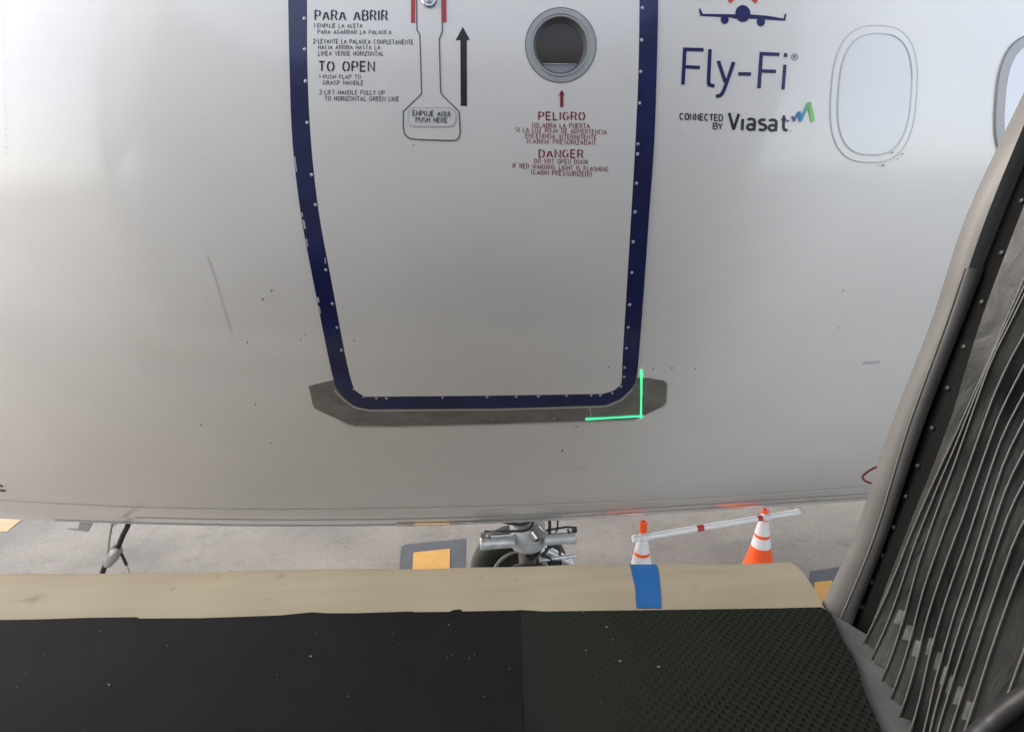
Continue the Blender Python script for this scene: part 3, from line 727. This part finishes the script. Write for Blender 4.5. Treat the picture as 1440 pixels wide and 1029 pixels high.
w1o = oval(1228.4,132.4,60,96,.066,.02); w1i = oval(1229.3,133,51,85,.066,.02)
bw = ac(patch('blanked_window', w1o, MAT['paint'], AC, .0012, .0012, cell=16))
child(ink('frame_seam', [(w1o,1.3,True)], MAT['seam_grey'], None, .0017), bw)
child(patch('blanking_plate', w1i, MAT['plug'], None, .0022, .0012, cell=16), bw)
child(ink('plate_seam', [(w1i,1.7,True)], MAT['seam_grey'], None, .0027), bw)
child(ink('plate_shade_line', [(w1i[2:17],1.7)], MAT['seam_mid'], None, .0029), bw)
w2o = oval(1459,147,60,98,.066,.03); w2i = oval(1462,148,50,87,.066,.03)
cw = ac(patch('cabin_window', w2o, MAT['ring'], AC, .003, .003, cell=16))
child(ink('frame_seam', [(w2o,1.8,True)], MAT['seam'], None, .0035), cw)
MAT['shade'] = mat('lowered_white_blind', (0.78,0.78,0.8), .15, coat=.5)
child(patch('pane', w2i, MAT['shade'], None, .0036, .001, cell=16), cw)
# ---- belly lines, rivet rows, dirt
lap = [(-40,701),(0,704),(100,709),(200,713.5),(350,716),(500,715.5),(700,711),(900,704),(1060,696),(1215,684),(1400,668)]
fu(ink('lap_joint', [(smooth_poly(lap,5,False),1.8)], MAT['seam_pale'], AC, .0015))
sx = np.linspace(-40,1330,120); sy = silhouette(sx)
fu(ink('belly_joint', [(list(zip(sx[20:], sy[20:]-9.5)),1.3)], MAT['seam_grey'], AC, .0012))
dl = list(zip(sx[52:], sy[52:]-2.2)); fu(ink('belly_shade_strip', [(dl,4.2)], MAT['seal_shade'], AC, .0012))  # shade under the belly, painted as a dark strip along its outline
fu(ink('belly_shade_strip', [(list(zip(sx[10:53], sy[10:53]-1.6)),2.0)], MAT['seam_grey'], AC, .0012))  # thinner grey run of the same painted belly shade
dots = []
def row(a, b, n, r, miss=.25):
    for k in range(n):
        if random.random() < miss: continue
        t = k/(n-1); dots.append(ell(a[0]+(b[0]-a[0])*t, a[1]+(b[1]-a[1])*t, r, r, 8))
row((5,8),(9,215),26,1.0,.2); row((147,200),(164,300),12,1.0,.35); row((281,136),(296,262),14,1.1,.3); row((1101,366),(1104,374),3,.9,0)
fu(blobs('rivet_row', dots, MAT['smear'], AC, .0012, kind='stuff'))
sp = []
for x, y, r in [(383,408,1.6),(371,420,1.6),(349,480,1.4),(360,567,1.4),(284,596,1.5),(382,621,1.1),(430,470,1.0),(424,476,1.1),(499,478,1.3),(582,205,1.3),(790.5,631.5,1.6),(855,515,1.2),(944,516,1.4),(977,517,1.1),(918,517,1.2),(1184,408,1.2),(1178,460,1.0),(1253,215,1.2),(1260,224,1.1),(1267,217,1.2),(1240,233,1.6),(810,598,1.2)]:
    sp.append(ell(x, y, r*random.uniform(.8,1.3), r, 9))
fu(blobs('dirt_specks', sp, MAT['dirt'], AC, .0054, kind='stuff'))
fu(ink('grease_streak', [([(291,359),(296,374),(303,394)],[1.6,2.4,1.2]),([(303,394),(313,428),(325,468)],1.0)], MAT['smear'], AC, .0014))
# ---- green L on the sill corner: thin strips given a glow of their own
fu(ink('green_line', [([(901.5,519),(901.5,550),(900.8,587)],[2.9,2.4,2.0,2.5]),([(823,588),(860,586),(904,583.5)],[2.6,2.0,2.3])], MAT['green_glow'], AC, .0044, label='bright green L-shaped line on the lower right corner of the door sill'))

# ---- nose gear
NG = bpy.data.objects.new('nose_gear', None); COL.objects.link(NG); NG.parent = AC; NG.location = (-.7+.40, -.06, 0)
def ng(name, bm, m, sharp=40):
    o = from_bm(name, bm, m, NG, sharp=sharp)
    if name not in ('lower_strut', 'axle'): o.location.z = .045
    return o
bm = bmesh.new(); lathe_bm(bm, [(.052,.28),(.056,.34),(.05,.4),(.055,.55),(.064,.66),(.06,.74)], 24)
ng('lower_strut', bm, MAT['gear_dirty'])
bm = bmesh.new(); lathe_bm(bm, [(.07,.635),(.108,.65),(.114,.66),(.114,.80),(.108,.815),(.08,.82)], 32, (.0,0,0))
ng('steering_collar', bm, MAT['gear'])
bm = bmesh.new(); lathe_bm(bm, [(.075,.815),(.075,1.0),(.085,1.02),(.085,1.35)], 24); ng('upper_strut', bm, MAT['gear'])
def cyl(a, b, r, seg=20, bm_=None):
    b_ = bm_ or bmesh.new(); tube_bm(b_, [a, b], r, seg); return b_
for s, x0, x1 in ((-1,-.09,-.31),(1,.09,.30)):
    bm = bmesh.new(); L = abs(x1-x0); lathe_bm(bm, [(.034,0),(.041,.005),(.041,L*.72),(.044,L*.74),(.044,L*.96),(.036,L)], 22, (x0,-.085,.735), (s,0,0))
    c = ng('steering_cylinder', bm, MAT['gear'])
    bm = bmesh.new(); tube_bm(bm, [(s*.30,-.085,.77),(s*.30,-.085,.80),(s*.24,-.085,.81),(s*.11,-.09,.80)], .007, 8)
    box_bm(bm, (s*.285,-.085,.775), (.022,.03,.03)); box_bm(bm, (s*.25,-.088,.772), (.012,.035,.03))
    from_bm('hydraulic_fitting', bm, MAT['dark'] if s > 0 else MAT['gear_dirty'], c, sharp=40)
bm = bmesh.new(); lathe_bm(bm, [(.02,-.01),(.045,0),(.046,.05),(.036,.062),(.02,.07)], 18, (.03,-.1,.81), (.55,-.55,-.65)); ng('swivel_fitting', bm, MAT['chrome'])
bm = bmesh.new()
for pts, r in (([(-.28,-.06,.80),(-.12,-.1,.815),(-.02,-.11,.82),(.02,-.1,.86),(.05,-.08,.95)],.008),([(-.2,-.03,.86),(-.05,-.09,.85),(.03,-.1,.9)],.011),([(.13,-.07,1.0),(.13,-.09,.8),(.12,-.1,.68),(.07,-.12,.64)],.01),([(.19,-.05,.95),(.18,-.09,.82),(.17,-.085,.78)],.006),([(.08,-.1,.64),(.14,-.11,.60),(.2,-.1,.57),(.16,-.1,.5)],.012),([(-.02,-.07,.615),(.02,-.075,.6),(.06,-.06,.61)],.012),([(.1,-.09,.66),(.18,-.09,.68),(.2,-.09,.6)],.008)):
    tube_bm(bm, smooth_poly(pts, 5, False), r, 8)
ng('hydraulic_hoses', bm, MAT['dark'])
bm = bmesh.new(); tube_bm(bm, [(.08,-.03,.62),(.28,-.03,.50),(.10,-.03,.30)], [.025,.02,.025], 8); tube_bm(bm, [(.08,.03,.62),(.28,.03,.50),(.10,.03,.30)], [.025,.02,.025], 8); tube_bm(bm, [(.28,-.06,.50),(.28,.06,.50)], .022, 10); tube_bm(bm, [(.06,-.11,.6),(.30,-.1,.61)], .014, 8)
ng('torque_links', bm, MAT['gear'])
bm = bmesh.new(); tube_bm(bm, [(-.03,-.27,.345),(-.03,.27,.345)], .035, 14); ng('axle', bm, MAT['gear_dirty'])
WS = 1.135
for s in (-1, 1):
    w = bpy.data.objects.new('wheel', None); COL.objects.link(w); w.parent = NG; w.location = (-.03, s*.235, .345); w.scale = (WS, 1, WS)
    bm = bmesh.new(); prof = [(.165,-.055),(.19,-.075),(.235,-.088),(.275,-.078),(.297,-.05),(.304,-.02),(.304,.02),(.297,.05),(.275,.078),(.235,.088),(.19,.075),(.165,.055)]
    lathe_bm(bm, prof, 48, (0,0,0), (0,1,0)); t_ = from_bm('tyre', bm, MAT['tyre'], w, sharp=50)
    bm = bmesh.new()
    for sd in (-1,1): lathe_bm(bm, [(.15,.0),(.178,.058),(.182,.08),(.176,.084),(.162,.07),(.14,.045),(.08,.05),(.06,.085),(.03,.09)], 40, (0,0,0), (0,sd,0))
    from_bm('rim', bm, MAT['rim'], w, sharp=40)

# ---- ground power access door hanging under the nose
a = [hit(x, y, .0)[0] for x, y in ((95,728),(130,728))]
def at_y(px, py, Y):
    d = ray(px, py); return EYE+d*((Y-EYE[1])/d[1])
Q = [at_y(92,743.5,-.35), at_y(123,747.5,-.35), at_y(129,736,-.42), at_y(112,735,-.42), at_y(110,743.5,-.37)]
vv = [np.array(p) for p in Q]+[np.array(p)+np.array([0,.012,-.004]) for p in Q]
n = 5; ff = [tuple(range(n)), tuple(range(n,2*n))[::-1]]+[(i,(i+1)%n,n+(i+1)%n,n+i) for i in range(n)]
ac(from_data('access_flap', vv, ff, MAT['ring'], AC, False))

# ================================================================== things on the apron
# power cable with plug under the nose
YC = -.36
pc = thing('power_cable', 'dark cable with a grey connector hanging under the white belly left of the nose wheel', 'cable', loc=tuple(at_y(150,800,YC)))
pci = Matrix.Translation(-pc.location)
def pcp(o): o.matrix_parent_inverse = pci; return o
def tb(name, L, r, m, parent, Y=YC, seg=10):
    bm = bmesh.new(); P_ = [at_y(x, y, Y+dy) for x, y, dy in L]
    tube_bm(bm, smooth_poly([tuple(p) for p in P_], 5, False), r, seg); return from_bm(name, bm, m, parent)
top_hit = hit(181,728)[0]
pcp(tb('cable', [(184,722,.16),(180,738,.0),(173,752,0),(165,772,0)], .0135, MAT['dark'], pc))
pcp(tb('cable', [(149,791,0),(143,808,0),(134,835,0),(118,880,-.03),(95,940,0)], .0135, MAT['dark'], pc))
pcp(tb('strap', [(161,728,.12),(157,740,0),(154,757,0),(152,775,0),(150,785,0)], .0055, MAT['wire'], pc))
pcp(tb('strap', [(181,733,.0),(172,733.5,.0),(160,737,.0),(157,741,0)], .005, MAT['wire'], pc))
bm = bmesh.new(); P_ = [at_y(x,y,YC) for x,y in ((165.5,769),(164,773),(158,784),(152.5,791.5),(150,795))]; tube_bm(bm, [tuple(p) for p in P_], [.022,.031,.029,.024,.018], 14); pcp(from_bm('connector', bm, MAT['wire'], pc))
bm = bmesh.new(); tube_bm(bm, [tuple(at_y(x,y,YC-.02)) for x,y in ((162,771),(160,776),(157,780))], [.012,.014,.01], 10); pcp(from_bm('release_tab', bm, MAT['collar'], pc))
pcp(tb('lanyard', [(168,773,0),(173,783,0),(178,794,0)], .008, MAT['dark'], pc))
pcp(tb('lanyard', [(178,794,0),(181,801,0),(183,808,0)], .003, MAT['wire'], pc))

# cones
def cone_parts(root, nub_top):
    def part(name, prof, m, seg=32):
        bm = bmesh.new(); lathe_bm(bm, prof, seg); return from_bm(name, bm, m, root, sharp=40)
    bm = bmesh.new(); box_bm(bm, (0,0,.018), (.36,.36,.036), None, .012); from_bm('base', bm, MAT['tyre'], root, sharp=40)
    part('cone_body', [(.150,.036),(.148,.05),(.105,.25),(.066,.405),(.0655,.41),(.048,.52),(.030,.60),(.027,.61)], MAT['orange'])
    part('reflective_collar', [(.0665,.408),(.0680,.409),(.0555,.484),(.0530,.485)], MAT['collar'])
    part('reflective_collar', [(.0500,.507),(.0520,.508),(.0325,.612),(.030,.613)], MAT['collar'])
    nb = part('cone_tip', [(.027,.61),(.027,nub_top-.012),(.023,nub_top),(.012,nub_top),(.012,nub_top-.03)], MAT['orange'])
p = on_z(905,733,.735); cA = thing('traffic_cone', 'orange traffic cone with two white collars and a tall bare tip, below the blue tape', 'cone', 'cones under the bar', (p[0],p[1],0)); cone_parts(cA, .735)
p = on_z(1076,716,.70); cB = thing('traffic_cone', 'orange traffic cone with white collars carrying the far right end of the white bar', 'cone', 'cones under the bar', (p[0],p[1],0)); cone_parts(cB, .70)
A_, B_ = on_z(893,757,.64), on_z(1122,719.5,.66)
bar = thing('cone_bar', 'white plastic bar with two red bands laid across the two orange cones', 'bar', loc=tuple((A_+B_)/2))
bi = Matrix.Translation(-bar.location)
def bp_(name, t0, t1, r, m):
    bm = bmesh.new(); tube_bm(bm, [tuple(A_+(B_-A_)*t0), tuple(A_+(B_-A_)*t1)], r, 16); o = from_bm(name, bm, m, bar, sharp=40); o.matrix_parent_inverse = bi
bp_('pipe', 0, .55, .0215, MAT['pvc']); bp_('pipe', .55, 1, .019, MAT['pvc'])
bp_('red_band', .36, .40, .0228, MAT['red']); bp_('red_band', .735, .765, .0205, MAT['red'])
bp_('end_cap', -.012, .008, .026, MAT['collar']); bp_('end_cap', .99, 1.005, .023, MAT['collar'])
# clip loops holding the bar on each cone
for cp in (cA, cB):
    bm = bmesh.new(); u = (B_-A_)/np.linalg.norm(B_-A_); t = np.dot(np.array(cp.location)-A_, u); q = A_+u*t-np.array(cp.location)
    tube_bm(bm, [tuple(q+u*.03), tuple(q-u*.03)], .027, 14); o = from_bm('bar_clip', bm, MAT['collar'] , cp, sharp=40)

# ================================================================== jet bridge
ZF = 1.94
JB = thing('jet_bridge', 'end of a passenger boarding bridge with tan bumper and folded black side bellows', 'boarding bridge', loc=(0,-2.6,0))
ji = Matrix.Translation((0,2.6,0))
def jb(o): o.parent = JB; o.matrix_parent_inverse = ji; return o
e0, e1 = on_z(0,870,ZF), on_z(1160,851,ZF)
ED = (e1-e0)/np.linalg.norm(e1-e0); IN = np.array([ED[1],-ED[0],0]); IN = IN if IN[1] < 0 else -IN     # IN points to the camera
def fl_pt(s, d, z): return e1+ED*s+IN*d*1.0+np.array([0,0,z-ZF])
# bumper: half-round nosing along the floor edge
SEC = [(.02,-.24),(.02,-.004),(.0,.0),(-.02,.008),(-.05,.015),(-.085,.018),(-.125,.014),(-.155,.003),(-.175,-.018),(-.187,-.048),(-.19,-.085),(-.185,-.2),(-.17,-.24)]
sb = on_z(1130,792,ZF); sEnd = float(np.dot(sb-e1, ED))
def bumper_mesh(s0, s1, n, lift=0.0, sec=SEC, jag=None):
    V = []; F = []; m = len(sec)
    for i in range(n+1):
        for j, (d, z) in enumerate(sec):
            a, b = (s0, s1)
            s = a+(b-a)*i/n
            if jag: s += jag[0 if i < n/2 else 1][j]
            w = .0018*math.sin(s*9.1)+.0012*math.sin(s*23+1)
            nd, nz = (-math.sin(0), 1)
            V.append(fl_pt(s, d-lift*(1 if j > 6 else 0), ZF+z+w+lift))
    for i in range(n):
        for j in range(m-1): F.append((i*m+j, i*m+j+1, (i+1)*m+j+1, (i+1)*m+j))
    return V, F, m, n
V, F, m_, n_ = bumper_mesh(-2.6, -0.005, 60)
F.append(tuple(range(m_))[::-1]); F.append(tuple(range(n_*m_, n_*m_+m_)))
bmp = jb(from_data('bumper', V, F, MAT['bumper'])); bmp.data.set_sharp_from_angle(angle=math.radians(60))
# blue tape across it
tsec = SEC[2:11]
s_at = lambda x, y: float(np.dot(on_z(x, y, ZF)-e1, ED))
sl, sr = s_at(894,855), s_at(929,853); sl2, sr2 = s_at(888,797), s_at(925,794)
jagL = []; jagR = []
for j in range(len(tsec)):
    t = j/5.5; t = min(t,1); r_ = random.uniform(-.0025,.0025); jagL.append((sl2-sl)*t+r_); jagR.append((sr2-sr)*t+random.uniform(-.0025,.0025))
V, F, _, _ = bumper_mesh(sl, sr, 6, .0016, tsec, (jagL, jagR))
tag(from_data('tape_strip', V, F, MAT['tape']), 'strip of blue masking tape stuck across the tan bumper', 'tape')
# floor slab and grey edge
b0, b1 = on_z(1205,905,ZF), on_z(1262,1029,ZF); BD = (b1-b0)/np.linalg.norm(b1-b0)
g0 = on_z(1163,852,ZF); g1 = on_z(1238,1029,ZF); GD = (g1-g0)/np.linalg.norm(g1-g0)
OUTW = np.array([BD[1],-BD[0],0]); OUTW = OUTW if OUTW[0] > 0 else -OUTW
back = 2.6
fl = [e1-ED*2.6+IN*.02, g0+IN*.02, b0+OUTW*.07, b0+BD*back+OUTW*.2, e1-ED*2.6+IN*back]
def slab(name, pts, z1, z0, m):
    n = len(pts); v = [(p[0],p[1],z1) for p in pts]+[(p[0],p[1],z0) for p in pts]
    f = [tuple(range(n)), tuple(range(n,2*n))[::-1]]+[(i,n+i,n+(i+1)%n,(i+1)%n) for i in range(n)]
    me = from_data(name, v, f, m, None, False); b_ = bmesh.new(); b_.from_mesh(me.data); bmesh.ops.recalc_face_normals(b_, faces=b_.faces); b_.to_mesh(me.data); b_.free(); return me
jb(slab('bridge_floor', fl, ZF-.004, ZF-.24, MAT['floor_metal']))
# rubber mat with an uneven front edge
edge = [(-420,884),(0,870.5),(60,869.5),(120,867.5),(192,866.5),(196,868.5),(280,868),(340,866),(395,864),(420,861.5),(440,859.5),(458,861),(500,861),(579,858.5),(583,859.5),(632,859),(637,856.5),(647,855.5),(651,858.5),(728,857),(733,856),(765,858),(890,856.5),(1000,855),(1100,853.5),(1156,852)]
def mat_pts(L): return [on_z(x, y, ZF+.008) for x, y in L]
seamA = on_z(731.5, 857, ZF+.008); sd = on_z(737, 1029, ZF+.008)-seamA; sd /= np.linalg.norm(sd)
bumpy = []
for k in range(1, 25):
    t = k/24; bumpy.append(g0+GD*(t*.9)+OUTW*(.006 if k in (4,5,10,11,16,17) else 0)+np.array([0,0,.008]))
rightp = [seamA-ED*.03]+mat_pts([q for q in edge if q[0] > 732])+bumpy+[g0+GD*back, seamA+sd*back-ED*.03]
mt = slab('floor_mat', rightp, ZF+.006, ZF-.003, MAT['mat']); tag(mt, 'dark greenish dimpled rubber mat at the right, beside the bellows', 'mat', None)
leftp = mat_pts([q for q in edge if q[0] < 731])+[seamA]+[seamA+sd*(k*.06)+ED*random.uniform(-.0015,.0015) for k in range(1, 9)]+[seamA+sd*back, e1-ED*2.6+IN*back]
mt = slab('floor_mat', leftp, ZF+.0068, ZF-.002, MAT['mat_plain']); tag(mt, 'smooth worn black rubber mat at the left, speckled with lint', 'mat', None)
# lint on the mat
bm = bmesh.new()
LN = [(62,920,4),(37,946,3),(141,887,3),(153,962,6),(235,907,3),(437,922,5),(390,948,3),(489,978,3),(465,914,2),(853,881,4),(872,929,6),(926,937,6),(845,986,3),(807,947,3),(681,979,3),(631,878,3),(637,875,2.5),(820,861,2.5),(803,872,2.5),(23,966,2.5),(862,899,3),(824,914,4),(629,924,2.5),(636,920,2.5),(660,925,2.5),(667,920,2.5),(716,940,3),(560,905,2),(300,990,2),(553,890,2.4),(445,890,2),(680,876,2)]
for x, y, s in LN:
    a = random.uniform(0, 3.14); pts = []
    for k in range(5):
        th = 2*math.pi*k/5; r = s*(.36+.25*random.random()); pts.append((x+math.cos(a)*math.cos(th)*r-.45*math.sin(a)*math.sin(th)*r, y+math.sin(a)*.6*math.cos(th)*r+.45*math.sin(th)*r))
    vs_ = [bm.verts.new(on_z(u, v, ZF+.0082+random.uniform(0,.001))) for u, v in pts]; bm.faces.new(vs_)
from_bm('lint', bm, MAT['lint'], None, smooth=False, kind='stuff')

# side frame: grey vinyl edge, black bolted strip, pleated bellows
PP = g0+IN*.0
def on_front(x, y, d): return on_plane(x, y, g0+IN*d, IN)
LEFT = [(1154,852),(1202,750),(1252,600),(1310,450),(1360,300),(1440,130)]
CRE = [(1188,886),(1240,756),(1287,600),(1340,450),(1392,300),(1462,130)]
RGT = [(1192,889),(1247,750),(1296,600),(1354,450),(1413,300),(1484,130)]
STR = [(1213,915),(1275,750),(1334,600),(1381,450),(1437,300),(1505,130)]
def pl(L, d, n=6):
    L = smooth_poly(L, n, False); P_ = [on_front(x, y, d) for x, y in L]
    ext = P_[-1]+(P_[-1]-P_[-7])/np.linalg.norm(P_[-1]-P_[-7])*1.5; return P_+[ext]
def loft(rows, name, m, sharp=None, closed=False):
    nr = len(rows[0]); k = len(rows); V = [p for r in rows for p in r]; F = []
    for j in range(k if closed else k-1):
        for i in range(nr-1): F.append((j*nr+i, j*nr+i+1, ((j+1)%k)*nr+i+1, ((j+1)%k)*nr+i))
    o = from_data(name, V, F, m)
    b_ = bmesh.new(); b_.from_mesh(o.data)
    if closed:
        b_.verts.ensure_lookup_table()
        for i in (0, nr-1): b_.faces.new([b_.verts[j*nr+i] for j in range(k)])
    bmesh.ops.recalc_face_normals(b_, faces=b_.faces); b_.to_mesh(o.data); b_.free()
    for p in o.data.polygons: p.use_smooth = True
    if sharp: o.data.set_sharp_from_angle(angle=math.radians(sharp))
    return jb(o)
lf, cr_, rg_, st_ = pl(LEFT,-.015), pl(CRE,.02), pl(RGT,.018), pl(STR,.055)
mid = [a*.42+b*.58+np.array([-.004,-.008,0]) for a, b in zip(lf, cr_)]
mid0 = [a*.85+b*.15+np.array([-.004,-.01,0]) for a, b in zip(lf, cr_)]
bk = [p+np.array([.10,.03,0]) for p in lf]
loft([bk, lf, mid0, mid, [p+np.array([-.004,0,0]) for p in cr_], cr_, rg_, [p+np.array([.05,.06,0]) for p in rg_]], 'edge_cushion', MAT['cushion'], 50, True)
# overlapping second layer on its lower part
nlow = 22
lo2 = [a*.3+b*.7+np.array([-.007,-.012,0]) for a, b in zip(lf, cr_)][:nlow]
loft([lo2, [p+np.array([-.007,-.006,0]) for p in cr_[:nlow]], [p+np.array([-.004,-.007,0]) for p in rg_[:nlow]], [p+np.array([.004,.004,0]) for p in rg_[:nlow]]], 'cushion_overlap', MAT['cushion2'], 60)
bm = bmesh.new(); tube_bm(bm, [tuple(p+np.array([-.008,-.010,0])) for p in [a*.3+b*.7 for a, b in zip(lf, cr_)][:nlow]], .0022, 6); jb(from_bm('cushion_hem', bm, MAT['piping'], None))
stp = loft([[p+np.array([.03,.05,0]) for p in rg_], [p+np.array([.0,.012,0]) for p in rg_], st_, [p+np.array([.03,.03,0]) for p in st_]], 'retaining_strip', MAT['strip'], 40, True)
bm = bmesh.new(); lathe_bm(bm, [(.0055,0),(.0055,.0015),(.004,.0034),(.0012,.0038)], 12)
bm_me = bpy.data.meshes.new('bolt'); bm.to_mesh(bm_me); bm.free(); bm_me.materials.append(MAT['boltm'])
for p in bm_me.polygons: p.use_smooth = True
BOLT = [(1437,283),(1409,356),(1381,425),(1356,488),(1333,546),(1311,602),(1291,655),(1274,698),(1257,741),(1241,781),(1226,818),(1212,853),(1196,908)]
for x, y in BOLT:
    i = int(np.argmin([abs(q[1]-y) for q in smooth_poly(RGT,6,False)])); i = min(i, len(rg_)-2)
    o3, a3, b3 = rg_[i]+np.array([0,.012,0]), st_[i], rg_[i+1]+np.array([0,.012,0])
    N3 = np.cross(a3-o3, b3-o3); N3 /= np.linalg.norm(N3); N3 = N3 if np.dot(N3, EYE-o3) > 0 else -N3
    P3 = on_plane(x, y, o3, N3); o = stud('bolt', bm_me, P3, N3, stp); o.matrix_parent_inverse = Matrix.Identity(4)
    o.matrix_local = Matrix.Translation(Vector(P3)) @ Vector(N3).to_track_quat('Z','Y').to_matrix().to_4x4()
# bellows
LEAN = (on_front(1440,300,.05)-on_front(1213,915,.05)); LEAN = LEAN/LEAN[2]
NB = np.cross(BD, LEAN); NB /= np.linalg.norm(NB)
def sz(x, y):
    P_ = on_plane(x, y, b0, NB)-b0; z = P_[2]; return float(np.dot(P_-LEAN*z, BD)), z
LOWP = [(1205,905),(1214,930),(1228,958),(1240,980),(1252,1003),(1266,1027),(1286,1029),(1310,1029),(1349,1029)]
HIGHP = [(1340,600),(1346,600),(1353,600),(1374,600),(1392,600),(1407,600),(1421,600),(1440,640),(1440,770)]
CR = []
for (x0_, y0_), (x1_, y1_) in zip(LOWP, HIGHP):
    sA, zA = sz(x0_, y0_); sB, zB = sz(x1_, y1_); sl_ = (sB-sA)/(zB-zA); CR.append((sA-sl_*zA, sl_))
CR2 = []
for i, c_ in enumerate(CR):
    if i and i >= 7: CR2.append(((c_[0]+CR[i-1][0])*.5, (c_[1]+CR[i-1][1])*.5))
    CR2.append(c_)
CR = CR2
for k in range(9): CR.append((CR[-1][0]+.05, CR[-1][1]*.88))
NP_ = len(CR)-1
def tri(x): return math.asin(math.sin(x)*.93)/1.2
def crest(k, z):
    s0, sl_ = CR[k]; zz_ = min(z, .62)
    s = s0+sl_*zz_+max(0, z-.62)*(.02+.009*k)
    a = .25+.6*min(1, k/5)
    wob = a*(.013*tri(z*9.5+k*.22+.6)+.007*tri(z*17.0+k*.45))*min(1, .3+z*3)
    return b0+BD*(s+wob)+OUTW*(.012+wob*.4)+LEAN*z
ZS = [0.004]+list(np.linspace(.04,1.35,46))+[2.3]
STQ = np.array(st_)
def strip_edge(z):
    zz_ = ZF+z; o3 = np.array([np.interp(zz_, STQ[:,2], STQ[:,i]) for i in range(2)]+[0]); o3[2] = zz_
    if zz_ < STQ[0,2]: o3 = STQ[0]+(STQ[3]-STQ[0])*((zz_-STQ[0,2])/(STQ[3,2]-STQ[0,2]))
    return o3-OUTW*.003+np.array([0,-.002,0])
for k in range(-1, NP_):
    rows = []
    for z in ZS:
        A3, B3 = (strip_edge(z) if k < 0 else crest(k, z)), crest(k+1, z); dep = min(.08, .03+1.3*float(np.linalg.norm(B3-A3)))*(1+.16*math.sin(k*1.7+z*3))*(.6+.4*min(1,z/.2))
        lx = .5+.16*math.sin(k*2.3+z*4.2); mid3 = A3*(1-lx)+B3*lx+OUTW*dep
        row_ = []
        for u in (0,.2,.42,.5,.58,.8,1):
            if u <= .5: t = u/.5; p = A3*(1-t)+mid3*t-OUTW*.012*math.sin(t*math.pi)*math.sin(k+z*2)
            else: t = (u-.5)/.5; p = mid3*(1-t)+B3*t-OUTW*.012*math.sin(t*math.pi)*math.cos(k*1.4+z*2.6)
            row_.append(p)
        rows.append(row_)
    nr, nc = len(rows), 7; V = [p for r in rows for p in r]
    F = [(i*nc+j, i*nc+j+1, (i+1)*nc+j+1, (i+1)*nc+j) for i in range(nr-1) for j in range(nc-1)]
    pl_ = jb(from_data('pleat', V, F, MAT['bellows']))
    bm = bmesh.new(); tube_bm(bm, [tuple(crest(k+1, z)-OUTW*.002) for z in ZS], .0015, 6)
    pp = from_bm('piping', bm, MAT['piping'], pl_)
    if 1 <= k <= 9:                       # worn pale patch low on each fold
        q = []; ii = [3, 4] if k < 4 else [4, 5]
        for i in ii:
            for t in (.12, .5, .88):
                q.append(rows[i][0]*(1-t*.8)+rows[i][2]*t*.8+BD*.003-OUTW*.001)
        from_data('worn_patch', q, [(a, a+1, a+4, a+3) for a in (0, 1)], MAT['patch'], pl_)
# left curtain, roof and rear wall of the cab: they shade the door and show in its paint
eL = e1-ED*2.6
def panel(name, pts, th, m):
    P_ = [np.array(p, float) for p in pts]; N3 = np.cross(P_[1]-P_[0], P_[2]-P_[0]); N3 /= np.linalg.norm(N3)
    v = P_+[p+N3*th for p in P_]; n = len(P_)
    f = [tuple(range(n)), tuple(range(n,2*n))[::-1]]+[(i,n+i,n+(i+1)%n,(i+1)%n) for i in range(n)]
    o = from_data(name, v, f, m, None, False); b_ = bmesh.new(); b_.from_mesh(o.data); bmesh.ops.recalc_face_normals(b_, faces=b_.faces); b_.to_mesh(o.data); b_.free(); return jb(o)
zt = ZF+2.35
LX = -1.75
panel('side_curtain', [(LX,-2.2,ZF),(LX,-5.2,ZF),(LX,-5.2,zt),(LX-.05,-2.5,zt),(LX,-2.42,ZF+1.3)], .05, MAT['cab'])
rT = b0+LEAN*2.3
panel('reflection_edge_panel', [(-1.50,-2.25,zt),(-1.46,-2.25,3.96),(-1.45,-2.25,3.5),(-1.56,-2.25,3.19),(-1.80,-2.25,2.93),(-2.20,-2.25,2.75),(-3.05,-2.25,2.46),(-4.4,-2.25,2.05),(-4.4,-2.25,ZF-.3),(LX,-2.25,ZF-.3),(LX,-2.25,zt)], .06, MAT['cab'])  # unseen panel added, outline shaped to bound the sky reflection in the skin
panel('cab_roof', [(LX-.3,-3.6,zt),(rT[0]+.1,-3.6,zt),(rT[0]+.1,-5.2,zt),(LX-.3,-5.2,zt)], .08, MAT['cab'])
panel('rear_wall', [(LX,-5.2,ZF),(1.6,-5.2,ZF),(1.6,-5.2,zt),(LX,-5.2,zt)], .08, MAT['cab'])
# black hose lying against the bellows at the lower right
hz = []
for x, y, s_ in ((1340,1075,.74),(1378,1034,.74),(1398,1015,.74),(1424,994,.73),(1450,975,.72),(1500,930,.70),(1560,850,.68)):
    d = ray(x, y); hz.append(tuple(EYE+d*s_))
bm = bmesh.new(); tube_bm(bm, smooth_poly(hz, 5, False), .0135, 14); ho = from_bm('hose', bm, MAT['dark'], None)
tag(ho, 'thick black hose running past the pleated bellows at the bottom right corner', 'hose')
print('verts', sum(len(o.data.vertices) for o in SC.objects if o.type == 'MESH'))
